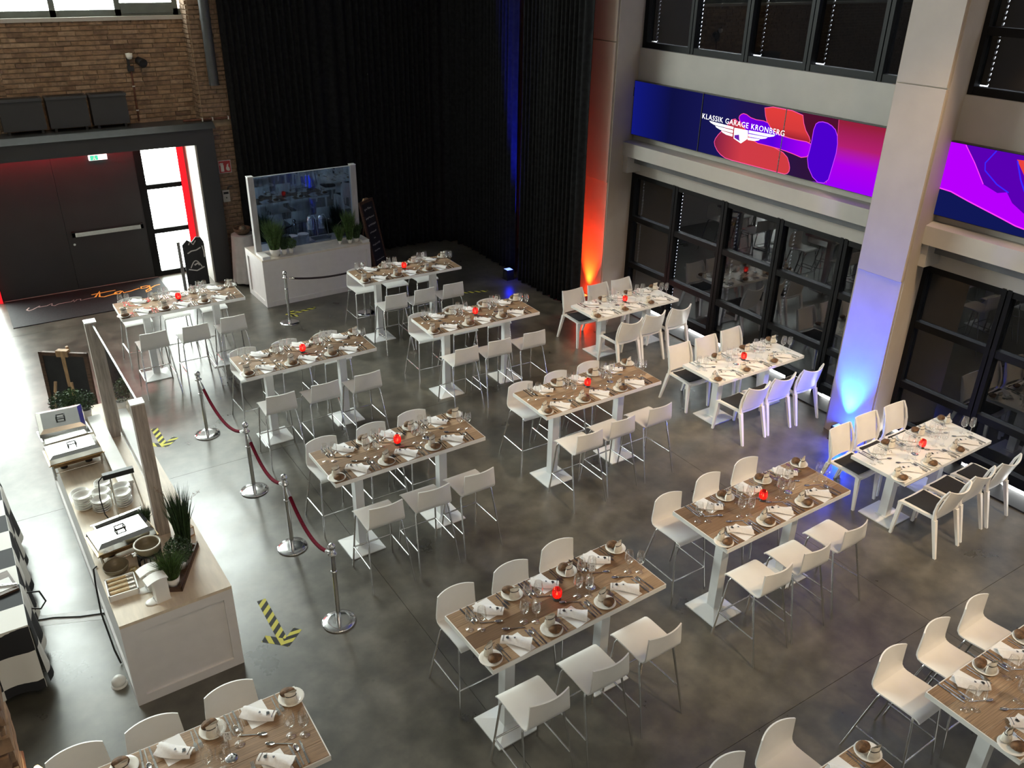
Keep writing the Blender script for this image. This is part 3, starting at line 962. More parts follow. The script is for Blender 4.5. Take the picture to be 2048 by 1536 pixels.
def high_table(x, y, a, label):
    t = thing('bar_table', label, 'table', (x, y, 0), a, 'high tables')
    top = obj('tabletop', ME['top_h'], t)
    wdt = HW - .014
    rows = [0, .135, .245, .39, .515, wdt]
    for r in range(5):
        cut = random.uniform(-.5, .55)
        lo, hi = -HL / 2 + .007, HL / 2 - .007
        for (p, q_) in ((lo, cut), (cut, hi)):
            o = obj('plank', ME['plank'], top, ((p + q_) / 2, -wdt / 2 + (rows[r] + rows[r + 1]) / 2, HZ - .004))
            o.scale = (q_ - p - .003, rows[r + 1] - rows[r] - .003, 1)
    for sx in (-1, 1):
        obj('column', ME['col_h'], t, (sx * .497, 0, 0))
        obj('base_plate', ME['base_h'], t, (sx * .497, 0, 0))
    return t


def low_table(x, y, a, label):
    t = thing('dining_table', label, 'table', (x, y, 0), a, 'low white tables')
    obj('tabletop', ME['top_l'], t)
    for sx in (-1, 1):
        obj('column', ME['col_l'], t, (sx * .47, 0, 0))
        obj('base_plate', ME['base_l'], t, (sx * .47, 0, 0))
    return t


# ---- bar stool (faces +Y, origin on the floor below its middle)
def shell_profile(s):
    """s 0..1 along the moulded shell from the front edge to the top of the back"""
    pts = [(.255, .700), (.235, .716), (.19, .724), (.05, .720), (-.06, .712), (-.125, .712), (-.158, .728), (-.172, .765), (-.185, .85), (-.203, .975)]
    ln = [0]
    for a, b in zip(pts[:-1], pts[1:]):
        ln.append(ln[-1] + math.hypot(b[0] - a[0], b[1] - a[1]))
    d = s * ln[-1]
    for i in range(len(pts) - 1):
        if d <= ln[i + 1] + 1e-9:
            f = (d - ln[i]) / (ln[i + 1] - ln[i])
            p = (pts[i][0] + f * (pts[i + 1][0] - pts[i][0]), pts[i][1] + f * (pts[i + 1][1] - pts[i][1]))
            t = ((pts[i + 1][0] - pts[i][0]), (pts[i + 1][1] - pts[i][1]))
            return p, t
    return pts[-1], (pts[-1][0] - pts[-2][0], pts[-1][1] - pts[-2][1])


def shell(s0, s1, nv):
    def fn(u, v):
        s = s0 + (s1 - s0) * v
        (py, pz), (ty, tz) = shell_profile(s)
        back = max(0, (s - .60) / .40)
        hw = .195 - .02 * back
        xx = (u * 2 - 1)
        # rounded upper corners of the back, concave across
        z = pz - .012 * back * abs(xx) ** 3
        y = py + .045 * back * xx * xx
        l = math.hypot(ty, tz)
        return (xx * hw, y, z), (0, tz / l, -ty / l)
    return MB().sheet(fn, 10, nv, .012)


ME['st_seat'] = shell(0, .60, 14).mesh('seat', WHITE_PL)
ME['st_back'] = shell(.60, 1.0, 8).mesh('backrest', WHITE_PL)


def leg_mb(sx, front):
    if front:
        return MB().tube([(sx * .15, .17, .700), (sx * .172, .185, .690), (sx * .186, .195, .66), (sx * .225, .262, 0.0)], .0095, 8)
    return MB().tube([(sx * .15, -.075, .694), (sx * .172, -.09, .685), (sx * .186, -.10, .655), (sx * .230, -.260, 0.0)], .0095, 8)


for nm, sx, fr_ in (('lf1', -1, True), ('lf2', 1, True), ('lb1', -1, False), ('lb2', 1, False)):
    ME[nm] = leg_mb(sx, fr_).mesh('leg', CHROME)


def lp(sx, front, z):
    if front:
        f = (.66 - z) / .66
        return (sx * (.186 + .039 * f), .195 + .067 * f, z)
    f = (.655 - z) / .655
    return (sx * (.186 + .044 * f), -.10 - .16 * f, z)


ME['st_rail'] = MB().tube([lp(-1, False, .27), lp(-1, True, .27)], .008, 8).tube([lp(1, False, .27), lp(1, True, .27)], .008, 8).tube([lp(-1, True, .27), lp(1, True, .27)], .008, 8).mesh('footrest', CHROME)
ME['st_frame'] = MB().tube([(-.15, .17, .700), (.15, .17, .700)], .0095, 8).tube([(-.15, -.075, .694), (.15, -.075, .694)], .0095, 8).mesh('seat_frame', CHROME)


def stool(x, y, rz, label):
    if not in_view(x, y, .6, 160):
        return
    t = thing('bar_stool', label, 'stool', (x, y, 0), rz, 'white bar stools')
    obj('seat', ME['st_seat'], t)
    obj('backrest', ME['st_back'], t)
    obj('seat_frame', ME['st_frame'], t)
    obj('footrest', ME['st_rail'], t)
    for k in ('lf1', 'lf2', 'lb1', 'lb2'):
        obj('leg', ME[k], t)


# ---- low moulded chair (faces +Y)
def seat_fn(u, v):
    x = (u * 2 - 1) * (.205 + .015 * v)
    y = -.16 + .42 * v
    z = .440 + .012 * (u * 2 - 1) ** 2 - (.018 * max(0, v - .85) / .15)
    return (x, y, z), (0, 0, 1)


def back_fn(u, v):
    xx = u * 2 - 1
    x = xx * (.205 - .012 * v + .01 * math.sin(v * PI))
    y = -.175 - .115 * v + .055 * xx * xx * (.4 + .6 * v)
    z = .47 + .335 * v - .020 * (abs(xx) < .999) * (1 - xx * xx) * v + .02 * v * xx * xx
    return (x, y, z), (0, 1, .25)


ME['ch_seat'] = MB().sheet(seat_fn, 8, 8, .028).mesh('seat', WHITE_PL)
ME['ch_back'] = MB().sheet(back_fn, 10, 8, .014).mesh('backrest', WHITE_PL)
ME['ch_cush'] = MB().sheet(lambda u, v: (((u * 2 - 1) * (.165 + .01 * v), -.12 + .335 * v, .456 + .016 * (1 - (u * 2 - 1) ** 4) * (1 - (v * 2 - 1) ** 4) + .008 * (u * 2 - 1) ** 2), (0, 0, 1)), 8, 8, .012).mesh('cushion', CUSHION)


def sq_leg(p, a, b):
    m = MB()
    vs = []
    for (c, w_) in zip(p, (a, b)):
        vs += [(c[0] - w_, c[1] - w_, c[2]), (c[0] + w_, c[1] - w_, c[2]), (c[0] + w_, c[1] + w_, c[2]), (c[0] - w_, c[1] + w_, c[2])]
    return m._add(vs, [(0, 3, 2, 1), (4, 5, 6, 7), (0, 1, 5, 4), (1, 2, 6, 5), (2, 3, 7, 6), (3, 0, 4, 7)])


for k, sx in enumerate((-1, 1)):
    ME['cf%d' % k] = sq_leg(((sx * .205, .262, 0), (sx * .196, .232, .435)), .014, .023).mesh('leg', WHITE_PL)
    q = sq_leg(((sx * .215, -.285, 0), (sx * .200, -.165, .43)), .014, .023)
    q.tube([(sx * .200, -.165, .42), (sx * .206, -.150, .52), (sx * .206, -.160, .62), (sx * .200, -.19, .73), (sx * .193, -.235, .822)], [.022, .019, .016, .014, .011], 8)
    ME['cb%d' % k] = q.mesh('leg', WHITE_PL)


def chair(x, y, rz, label):
    if not in_view(x, y, .5, 140):
        return
    t = thing('dining_chair', label, 'chair', (x, y, 0), rz, 'low white chairs')
    obj('seat', ME['ch_seat'], t)
    obj('cushion', ME['ch_cush'], t)
    obj('backrest', ME['ch_back'], t)
    for k in ('cf0', 'cf1', 'cb0', 'cb1'):
        obj('leg', ME[k], t)


# ================================================================== TABLEWARE
ME['plate'] = MB().lathe([(.0, .004), (.050, .004), (.062, .006), (.088, .016), (.090, .014), (.062, .001), (.050, .0), (.0, .0)], 24).mesh('side_plate', CERAMIC)


def roll_mb(seed):
    rn = random.Random(seed)
    a = [rn.uniform(-.1, .1) for _ in range(6)]

    def fn(u, v):
        th, ph = u * 2 * PI, v * PI
        k = 1 + a[0] * math.sin(2 * th) + a[1] * math.cos(3 * th + a[2] * 20) * math.sin(ph)
        p = Vector((.056 * k * math.sin(ph) * math.cos(th), .043 * k * math.sin(ph) * math.sin(th), .028 + .028 * math.cos(ph) * (1 if v < .5 else .9)))
        return p, (0, 0, 1)
    return MB().sheet(fn, 14, 8)


ROLLS = [roll_mb(s).mesh('bread_roll', BREAD) for s in (1, 2, 3)]


def pouch_fn(u, v):
    th = u * 2 * PI
    rx, ry, z = [(.036, .026, 0), (.043, .031, .014), (.041, .029, .042), (.036, .022, .066), (.038, .013, .085), (.042, .007, .102)][min(5, int(round(v * 5)))]
    wob = 1 + .08 * math.sin(3 * th + v * 4) + .05 * math.cos(5 * th)
    return (rx * wob * math.cos(th), ry * wob * math.sin(th), z + .006 * v * math.sin(2 * th)), (0, 0, 1)


ME['pouch'] = MB().sheet(pouch_fn, 16, 5).box((-.028, -.02, .0), (.028, .02, .004)).mesh('pouch', POUCH)
ME['tie'] = MB().lathe([(.037, .070), (.040, .074), (.037, .078)], 14, sy=.55).tube([(.036, -.008, .074), (.052, -.012, .082)], .002, 5).mesh('tie', BLACKINK)


def napkin_fn(u, v):
    x = (u - .5) * .235
    y = (v - .5) * (.085 + .035 * u)
    fold = .010 * math.sin(v * 3 * PI + u * 5.0) * u + .006 * math.sin(u * 9 + v * 4) * u
    edge = .014 * (1 - abs(2 * v - 1) ** 3)
    return (x, y + .008 * math.sin(u * 4), .0145 + edge * 1.25 + max(fold, -.006) + .010 * u * (1 - u)), (0, 0, 1)


ME['napkin'] = MB().sheet(napkin_fn, 14, 8, .0065).mesh('napkin', LINEN)
ME['nap_band'] = MB().box((-.101, -.030, .024), (-.098, .030, .0345)).mesh('hem_line', GREYINK)
ap = MB()
pol = [(.0135 * math.cos(a) * (1 - .10 * (abs(math.cos(a)) < .3 and math.sin(a) > 0)), .0145 * math.sin(a) * (1 - .12 * (abs(math.cos(a)) < .25))) for a in [i * PI / 10 for i in range(20)]]
pol = [(x - (.005 if (x > .010 and abs(y) < .007) else 0), y) for x, y in pol]
ap.prism(pol, .0, .0008).prism([(.001, .016), (.009, .024), (.010, .019), (.004, .015)], 0, .0008)
ME['apple'] = ap.mesh('printed_apple', BLACKINK)
ME['crest'] = MB().prism([(-.008, .009), (.008, .009), (.006, -.003), (0, -.010), (-.006, -.003)], 0, .0006).mesh('printed_crest', GREYINK)
ME['menu'] = MB().box((-.075, -.105, 0), (.075, .105, .002)).mesh('menu_card', PAPER)


def fork_mb():
    m = MB()
    m.prism([(-.003, 0), (.003, 0), (.0045, -.07), (.004, -.1), (-.004, -.1), (-.0045, -.07)], .002, .005)
    m.prism([(-.003, 0), (-.011, .02), (-.011, .035), (.011, .035), (.011, .02), (.003, 0)], .003, .006)
    for x in (-.0095, -.0035, .0025, .0085):
        m.prism([(x - .0015, .035), (x + .0025, .035), (x + .0015, .082), (x - .0005, .082)], .003, .006)
    return m


def spoon_mb():
    m = MB()
    m.prism([(-.003, .02), (.003, .02), (.0045, -.07), (.004, -.1), (-.004, -.1), (-.0045, -.07)], .002, .005)
    m.lathe([(.0, .002), (.6, .003), (.95, .008), (1.0, .0085), (.7, .005), (0, .004)], 14, (0, .05, 0), .016, .032)
    return m


KNH = mat('knife_handle', (0.30, 0.29, 0.28), 0.25, 1.0)
ME['fork'] = fork_mb().mesh('fork', CUTLERY)
ME['spoon'] = spoon_mb().mesh('spoon', CUTLERY)
ME['kn_blade'] = MB().prism([(-.005, 0), (.007, 0), (.009, .06), (.006, .095), (-.003, .108), (-.005, .09)], .003, .0055).mesh('blade', CUTLERY)
ME['kn_handle'] = MB().prism([(-.005, 0), (.005, 0), (.0065, -.05), (.006, -.1), (-.006, -.1), (-.0065, -.05)], .0, .008).mesh('handle', KNH)
ME['glass_bowl'] = MB().lathe([(.0, .088), (.012, .090), (.030, .104), (.038, .125), (.0395, .145), (.036, .175), (.030, .215)], 18).mesh('bowl', GLASS)
ME['glass_foot'] = MB().lathe([(.034, .0), (.034, .002), (.010, .006), (.004, .012), (.0035, .05), (.0045, .085), (.010, .090)], 16).mesh('foot', GLASS)
# candle
mr_ = bpy.data.materials.new('red_candle_glass')
mr_.use_nodes = True
nt = mr_.node_tree
nt.nodes.clear()
oo = nt.nodes.new('ShaderNodeOutputMaterial')
m1 = nt.nodes.new('ShaderNodeMixShader')
m1.inputs[0].default_value = .14
m2 = nt.nodes.new('ShaderNodeMixShader')
m2.inputs[0].default_value = .45
tl = nt.nodes.new('ShaderNodeBsdfTranslucent')
tl.inputs[0].default_value = (0.95, 0.012, 0.02, 1)
tp = nt.nodes.new('ShaderNodeBsdfTransparent')
wv = nt.nodes.new('ShaderNodeTexNoise')
wv.inputs['Scale'].default_value = 60
rr_ = nt.nodes.new('ShaderNodeValToRGB')
rr_.color_ramp.elements[0].color = (.75, .02, .03, 1)
rr_.color_ramp.elements[1].color = (.95, .05, .04, 1)
nt.links.new(wv.outputs['Fac'], rr_.inputs[0])
nt.links.new(rr_.outputs[0], tp.inputs[0])
gg = nt.nodes.new('ShaderNodeBsdfGlossy')
gg.inputs['Roughness'].default_value = .08
nt.links.new(tl.outputs[0], m2.inputs[1])
nt.links.new(tp.outputs[0], m2.inputs[2])
nt.links.new(m2.outputs[0], m1.inputs[1])
nt.links.new(gg.outputs[0], m1.inputs[2])
nt.links.new(m1.outputs[0], oo.inputs[0])
RED_GLASS = mr_
prof = [(.020, .018), (.032, .028), (.038, .050), (.038, .078), (.034, .098), (.030, .108)]


def ribbed(prof, n=32, rib=.0018):
    vs, fs = [], []
    for r, z in prof:
        for k in range(n):
            a = 2 * PI * k / n
            rr = r + rib * (1 if k % 2 else -1)
            vs.append((rr * math.cos(a), rr * math.sin(a), z))
    fs = [(i * n + k, i * n + (k + 1) % n, (i + 1) * n + (k + 1) % n, (i + 1) * n + k) for i in range(len(prof) - 1) for k in range(n)]
    return MB()._add(vs, fs)


ME['c_shell'] = ribbed(prof).mesh('red_glass', RED_GLASS)
ME['c_foot'] = MB().lathe([(0, 0), (.034, 0), (.034, .004), (.020, .010), (.024, .020), (0, .022)], 18).mesh('foot', mat('smoked_glass', (.05, .045, .045), .1))
ME['c_wax'] = MB().lathe([(0, .022), (.019, .022), (.019, .036), (0, .036)], 12).mesh('tealight', glow('hot_wax', (1.0, .30, .10), 1.5))
ME['c_flame'] = MB().lathe([(0, .038), (.006, .046), (.0065, .054), (.003, .068), (0, .078)], 10).mesh('flame', glow('flame', (1.0, .42, .12), 42.0))
# number stand
ME['n_base'] = MB().lathe([(0, .006), (.02, .006), (.040, .003), (.042, 0), (0, 0)], 22).mesh('base', CHROME)
ME['n_stem'] = MB().tube([(0, 0, .005), (0, 0, .17)], .0028, 8).lathe([(0, .0), (.008, .004), (0, .01)], 8, (0, 0, .005)).mesh('stem', CHROME)
ME['n_card'] = MB().box((-.024, -.001, .165), (.024, .001, .235)).mesh('number_card', PAPER)
ME['n_ring'] = MB().lathe([(.011, -.0003), (.013, -.0003), (.013, .0003), (.011, .0003), (.011, -.0003)], 18).mesh('printed_ring', GREYINK)
ME['n_smudge'] = MB().box((-.010, -.002, .205), (-.002, -.001, .222)).box((.002, -.002, .205), (.010, -.002 + .001, .222)).mesh('printed_mark', GREYINK)
NUMM = {n: text_mesh(n, .026, BLACKINK, .0002) for n in ('15', '13')}

SEATS = [('far left', -1, 1), ('far middle', 0, 1), ('far right', 1, 1), ('near left', -1, -1), ('near middle', 0, -1), ('near right', 1, -1)]


def setting(tx, ty, ta, tz, desc, sname, ox, side, rnd):
    """one place setting; local frame faces the table middle"""
    rz = ta + (0 if side < 0 else PI)
    ca, sa = math.cos(ta), math.sin(ta)
    sgn = 1 if side < 0 else -1

    def at(lx, ly):
        # lx,ly in near-seat frame relative to the seat axis
        u, v = ox + sgn * lx, sgn * ly
        return tx + ca * u - sa * v, ty + sa * u + ca * v

    def vis(lx, ly, mg=12):
        x, y = at(lx, ly)
        return in_view(x, y, tz, mg)

    j = lambda s=.008: rnd.uniform(-s, s)
    where = '%s seat, %s' % (sname, desc)

    def put(name, me, lx, ly, dz, rot, label, cat, group):
        if not vis(lx, ly):
            return None
        x, y = at(lx, ly)
        o = obj(name, me, None, (x, y, tz + dz), (0, 0, rz + rot))
        return tag(o, label, cat, group)

    px, py = -.265 + j(), -.245 + j()
    put('side_plate', ME['plate'], px, py, 0, 0, 'white side plate, ' + where, 'plate', 'side plates')
    put('bread_roll', rnd.choice(ROLLS), px + .012, py - .034, .0045, rnd.uniform(-.6, .6), 'brown bread roll on side plate, ' + where, 'bread', 'bread rolls')
    if vis(px, py):
        x, y = at(px + .012 + j(.004), py + .047)
        t = thing('napkin_pouch', 'cream tied pouch on side plate, ' + where, 'pouch', (x, y, tz + .007), rz + rnd.uniform(-.35, .35), 'tied pouches')
        obj('pouch', ME['pouch'], t)
        obj('tie', ME['tie'], t)
    mx, my = -.015 + j(.01), -.228 + j(.006)
    put('menu_card', ME['menu'], mx, my, 0, rnd.uniform(.05, .16), 'white menu card under folded napkin, ' + where, 'card', 'menu cards')
    if vis(mx, my):
        x, y = at(mx - .005 + j(), my + .022 + j())
        t = thing('napkin', 'folded white napkin with black apple print, ' + where, 'napkin', (x, y, tz + .002), rz + R(-38) + rnd.uniform(-.12, .12), 'folded napkins')
        obj('folded_cloth', ME['napkin'], t)
        obj('hem_line', ME['nap_band'], t)
        obj('printed_apple', ME['apple'], t, (-.066, .004, .0375), (0, 0, R(20)))
        obj('printed_crest', ME['crest'], t, (-.012, .006, .0425), (0, 0, R(15)))
    for k, (lx, nm) in enumerate(((-.168, 'outer'), (-.142, 'inner'))):
        put('fork', ME['fork'], lx + j(.004), -.235 + .02 * k + j(), 0, j(.06), '%s fork left of napkin, %s' % (nm, where), 'fork', 'table forks')
    for k, (lx, nm) in enumerate(((.115, 'inner'), (.175, 'outer'))):
        ly = -.235 + j()
        if vis(lx, ly):
            x, y = at(lx + j(.004), ly)
            t = thing('knife', '%s knife right of napkin, %s' % (nm, where), 'knife', (x, y, tz), rz + j(.06), 'table knives')
            obj('blade', ME['kn_blade'], t)
            obj('handle', ME['kn_handle'], t)
    put('spoon', ME['spoon'], .146 + j(.004), -.225 + j(), 0, j(.06), 'spoon between the knives, ' + where, 'spoon', 'table spoons')
    put('dessert_spoon', ME['spoon'], .05 + j(), -.075 + j(), 0, R(62) + j(.1), 'dessert spoon above napkin, ' + where, 'spoon', 'dessert spoons')
    for k, (lx, ly, nm) in enumerate(((.158, -.055, 'wine glass nearer the table middle'), (.237, -.100, 'wine glass nearer the seat'))):
        lx, ly = lx + j(), ly + j()
        if vis(lx, ly):
            x, y = at(lx, ly)
            t = thing('wine_glass', '%s, %s' % (nm, where), 'glass', (x, y, tz), 0, 'wine glasses')
            obj('foot', ME['glass_foot'], t)
            b = obj('bowl', ME['glass_bowl'], t)
            if k:
                b.scale = (.92, .92, .96)


TABLES = [  # key, x, y, deg, low, description, number, near stool rows, far stool rows
    ('A', 3.278, 4.228, 1.7, 0, 'front centre wood table', '13', [(-.58, -.50), (.01, -.49), (.58, -.48)], [(-.55, .53), (.01, .53), (.54, .55)]),
    ('B', 3.253, 7.066, .66, 0, 'wood table beside the red ropes', '', [(-.51, -.56), (.02, -.56), (.55, -.55)], [(-.57, .58), (.02, .58), (.54, .60)]),
    ('C', 3.231, 9.762, .19, 0, 'wood table past the rope end', '', [(-.57, -.53), (-.01, -.52), (.55, -.54)], [(-.56, .62), (0, .60), (.58, .58)]),
    ('D', 2.335, 12.421, -.15, 0, 'high table nearest the glass door', '', [(-.55, -.52), (.01, -.55), (.56, -.49)], [(-.56, .62), (0, .62), (.56, .62)]),
    ('E', 5.792, 12.001, -1.0, 0, 'wood table by the rear buffet', '', [(-.47, -.48), (.02, -.48), (.54, -.48)], [(-.55, .55), (0, .55), (.56, .55)]),
    ('F', 5.781, 9.718, -1.2, 0, 'second wood table from rear buffet', '', [(-.52, -.48), (.01, -.48), (.58, -.48)], [(-.55, .56), (.02, .57), (.6, .56)]),
    ('G', 5.783, 7.094, .49, 0, 'third wood table from rear buffet', '', [(-.5, -.52), (.02, -.47), (.60, -.47)], [(-.51, .54), (.05, .56), (.58, .57)]),
    ('H', 5.766, 4.323, 1.0, 0, 'wood table beside blue-lit pillar', '', [(-.53, -.5), (.01, -.49), (.59, -.47)], [(-.58, .52), (.02, .56), (.58, .56)]),
    ('I', .303, 4.149, -.47, 0, 'cut-off table at bottom left', '15', [], [(-.545, .52), (-.06, .50), (.48, .53)]),
    ('J', 5.794, 1.717, 0, 0, 'cut-off table at bottom right', '', [], [(-.57, .61), (.0, .61), (.55, .60)]),
    ('K', 3.324, 1.70, 0, 0, 'cut-off table at bottom edge', '', [], [(.58, .60), (.06, .60)]),
    ('L1', 8.554, 9.693, .44, 1, 'white table by red-lit pillar', '', None, None),
    ('L2', 8.571, 7.157, .48, 1, 'middle white table by the windows', '', None, None),
    ('L3', 8.568, 4.42, .84, 1, 'white table right of blue-lit pillar', '', None, None)]
FULL = {'A': 'wood-topped high table in the front centre, complete in the photo',
        'B': 'wood-topped high table beside the near end of the red ropes',
        'C': 'wood-topped high table just past the far end of the red ropes',
        'D': 'high table washed pale by daylight, nearest the glass door',
        'E': 'wood-topped high table right of the rear buffet, before the curtain',
        'F': 'wood-topped high table, second in the row from the rear buffet',
        'G': 'wood-topped high table, third in the row from the rear buffet',
        'H': 'wood-topped high table touched by blue light, beside the blue-lit pillar',
        'I': 'wood-topped high table cut off at the bottom left corner',
        'J': 'wood-topped high table cut off at the bottom right corner',
        'K': 'wood-topped high table, only a corner showing at the bottom edge',
        'L1': 'low white table by the red-lit pillar', 'L2': 'low white table in the middle of the window row',
        'L3': 'low white table right of the blue-lit pillar'}
NM3 = ['left', 'middle', 'right']
for key, x, y, dg, low, desc, num, near, far in TABLES:
    a = R(dg)
    ca, sa = math.cos(a), math.sin(a)
    rnd = random.Random(key)
    loc = lambda u, v: (x + ca * u - sa * v, y + sa * u + ca * v)
    tz = LZ if low else HZ
    if low:
        low_table(x, y, a, FULL[key])
        for k, u in enumerate((-.51, .0, .52)):
            p = loc(u + rnd.uniform(-.015, .015), -.50 + rnd.uniform(-.02, .02))
            chair(p[0], p[1], a + rnd.uniform(-.03, .03), 'low white chair with dark cushion, near %s seat, %s' % (NM3[k], desc))
            p = loc(u + rnd.uniform(-.015, .015), .53 + rnd.uniform(-.02, .02))
            chair(p[0], p[1], a + PI + rnd.uniform(-.03, .03), 'low white chair with dark cushion, far %s seat, %s' % (NM3[k], desc))
    else:
        high_table(x, y, a, FULL[key])
        for rowname, rr, base in (('near', near, 0), ('far', far, PI)):
            nm_ = NM3 if key != 'K' else ['right', 'middle']
            for k, (u, v) in enumerate(rr):
                p = loc(u, v)
                stool(p[0], p[1], a + base + rnd.uniform(-.035, .035), 'white bar stool, %s %s seat, %s' % (rowname, nm_[k], desc))
    for sname, ox, side in SEATS:
        setting(x, y, a, tz, desc, sname, ox * .545, side, rnd)
    p = loc(-.01, .01)
    if in_view(p[0], p[1], tz, 10):
        t = thing('candle_holder', 'glowing red candle glass in the middle of the ' + desc, 'candle', (p[0], p[1], tz), 0, 'red candle glasses')
        for nm, k in (('foot', 'c_foot'), ('red_glass', 'c_shell'), ('tealight', 'c_wax'), ('flame', 'c_flame')):
            obj(nm, ME[k], t)
    p = loc(.31, -.03)
    if low:
        p = loc(-.20, -.03)
    if in_view(p[0], p[1], tz, 10):
        t = thing('number_stand', 'small table number card on a metal stand, ' + desc, 'sign', (p[0], p[1], tz), R(-25) if not low else R(-20), 'table number stands')
        obj('base', ME['n_base'], t)
        obj('stem', ME['n_stem'], t)
        c_ = obj('number_card', ME['n_card'], t)
        if num:
            obj('printed_number', NUMM[num], c_, (0, -.0014, .216), (R(90), 0, 0))
            obj('printed_ring', ME['n_ring'], c_, (0, -.0014, .186), (R(90), 0, 0))
        else:
            obj('printed_mark', ME['n_smudge'], c_)

# ================================================================== FLOOR LAMPS (LED uplights)
def uplight(x, y, rz, label, col, e, tgt, size, blend, emit, spill):
    t = thing('floor_uplight', label, 'lamp', (x, y, 0), rz, 'LED floor lamps')
    part('housing', MB().box((-.075, -.075, .015), (.075, .075, .20)), BLACKP, t)
    part('foot', MB().box((-.085, -.085, 0), (.085, .085, .015)), BLACKP, t)
    part('lens', MB().box((-.062, -.062, .20), (.062, .062, .203)), glow('lens_' + label[:12], emit, 3.0), t)
    part('yoke', MB().box((-.082, -.012, .05), (-.075, .012, .17)).box((.075, -.012, .05), (.082, .012, .17)), STEEL, t)
    light('uplight_spill', 'POINT', (x - .05, y - .12, .26), spill, col, shadow_soft_size=.06)
    light('uplight_beam', 'SPOT', (x, y, .215), e, col, tgt, spot_size=R(size), spot_blend=blend, shadow_soft_size=.04)


uplight(9.05, 5.82, 0, 'blue-glowing floor lamp at the foot of the blue-lit pillar', (.005, .05, 1.0), 4600, (9.115, 5.80, 1.8), 60, 1.0, (.2, .35, 1.0), 46)
uplight(9.05, 11.42, 0, 'red floor lamp at the foot of the red-lit pillar behind chairs', (1.0, .035, .003), 1900, (9.115, 11.40, 1.7), 58, 1.0, (1.0, .25, .05), 14)
uplight(8.64, 13.29, 0, 'blue floor lamp at the foot of the black curtain gap', (.004, .016, 1.0), 10000, (8.84, 13.30, 2.6), 26, .8, (.2, .3, 1.0), 3)

# ================================================================== ROPE BARRIERS
ME['sb'] = MB().lathe([(0, .022), (.03, .024), (.10, .021), (.155, .016), (.161, .008), (.159, 0), (0, 0)], 32).mesh('base', CHROME)
ME['sp'] = MB().tube([(0, 0, .02), (0, 0, .84)], .0225, 16).mesh('pole', CHROME)
ME['sc'] = MB().lathe([(.022, .80), (.042, .806), (.042, .815), (.026, .822), (.026, .85), (.020, .858)], 18).mesh('collar', CHROME)
ME['sf'] = MB().lathe([(.0, .852), (.018, .855), (.034, .875), (.036, .89), (.030, .91), (.016, .925), (0, .928)], 16).mesh('finial', CHROME)
ME['sr'] = MB().lathe([(.0225, .60), (.030, .604), (.030, .614), (.0225, .618)], 16).mesh('ring', CHROME)
STN = [(1.992, 10.276, 'farthest rope post beside the pale floor glare'), (2.102, 8.677, 'second rope post from the far end of the red ropes'),
       (2.107, 7.413, 'third rope post from the far end of the red ropes'), (2.083, 6.085, 'nearest rope post by the hazard-tape arrow'),
       (4.23, 13.354, 'single rope post standing before the rear buffet'), (5.52, 13.10, 'rope post hidden behind the table by the rear buffet')]
for x, y, lb in STN:
    t = thing('rope_post', 'chrome ' + lb, 'post', (x, y, 0), 0, 'chrome rope posts')
    for nm, k in (('base', 'sb'), ('pole', 'sp'), ('collar', 'sc'), ('finial', 'sf'), ('ring', 'sr')):
        obj(nm, ME[k], t)


def rope(p, q, sag, m, label, rad=.019):
    p, q = Vector(p), Vector(q)
    t = thing('barrier_rope', label, 'rope', p, 0, 'barrier ropes')
    d = q - p
    pts = []
    for i in range(25):
        f = i / 24
        pts.append(d * f + Vector((0, 0, -sag * 4 * f * (1 - f))))
    part('rope', MB().tube(pts[2:-2], rad, 12), m, t)
    part('end_hook', MB().tube(pts[:3], [.008, .02, .021], 10), CHROME, t)
    part('end_hook', MB().tube(pts[-3:], [.021, .02, .008], 10), CHROME, t)


def rp2(i, j, za, zb, sag, lb):
    a, b = Vector((*STN[i][:2], 0)), Vector((*STN[j][:2], 0))
    d = (b - a).normalized() * .045
    rope((a.x + d.x, a.y + d.y, za), (b.x - d.x, b.y - d.y, zb), sag, ROPE, lb)


rp2(0, 1, .81, .80, .24, 'red velvet rope between the two farthest posts')
rp2(1, 2, .79, .80, .20, 'red velvet rope in the middle of the barrier')
rp2(2, 3, .79, .80, .20, 'red velvet rope running to the nearest post')
rope((4.275, 13.345, .80), (5.475, 13.11, .81), .06, ROPEK, 'dark rope strung before the rear buffet', .017)

# ================================================================== FLOOR MARKS
def tape(label, segs, loc):
    t = thing('floor_arrow', label, 'floor tape', (loc[0], loc[1], 0), 0, 'hazard tape on the floor')
    for k, (a, b, w_) in enumerate(segs):
        a, b = Vector((*a, 0)), Vector((*b, 0))
        c = (a + b) / 2
        l = (b - a).length
        ang = math.atan2(b.y - a.y, b.x - a.x)
        part('tape_strip', MB().box((-l / 2, -w_ / 2, .0004 + .0004 * k), (l / 2, w_ / 2, .0010 + .0004 * k)), HAZ, t, (c.x - loc[0], c.y - loc[1], 0), (0, 0, ang))


tape('yellow and black tape arrow on the floor beside the nearest rope post', [((1.553, 6.77), (1.548, 6.07), .085), ((1.40, 6.24), (1.575, 6.07), .085), ((1.715, 6.20), (1.535, 6.05), .085)], (1.55, 6.05))
tape('yellow and black tape arrow on the bright floor behind the buffet post', [((1.435, 10.80), (1.448, 10.28), .085), ((1.30, 10.40), (1.46, 10.27), .08), ((1.62, 10.42), (1.44, 10.25), .085)], (1.45, 10.25))
tape('tape arrow on the floor before the rear buffet', [((4.86, 13.78), (4.30, 13.70), .075), ((4.46, 13.85), (4.30, 13.70), .07), ((4.46, 13.56), (4.30, 13.68), .07)], (4.3, 13.7))
tape('short tape strip on the dark floor near the black curtain', [((7.45, 13.10), (7.95, 12.93), .075)], (7.7, 13.0))

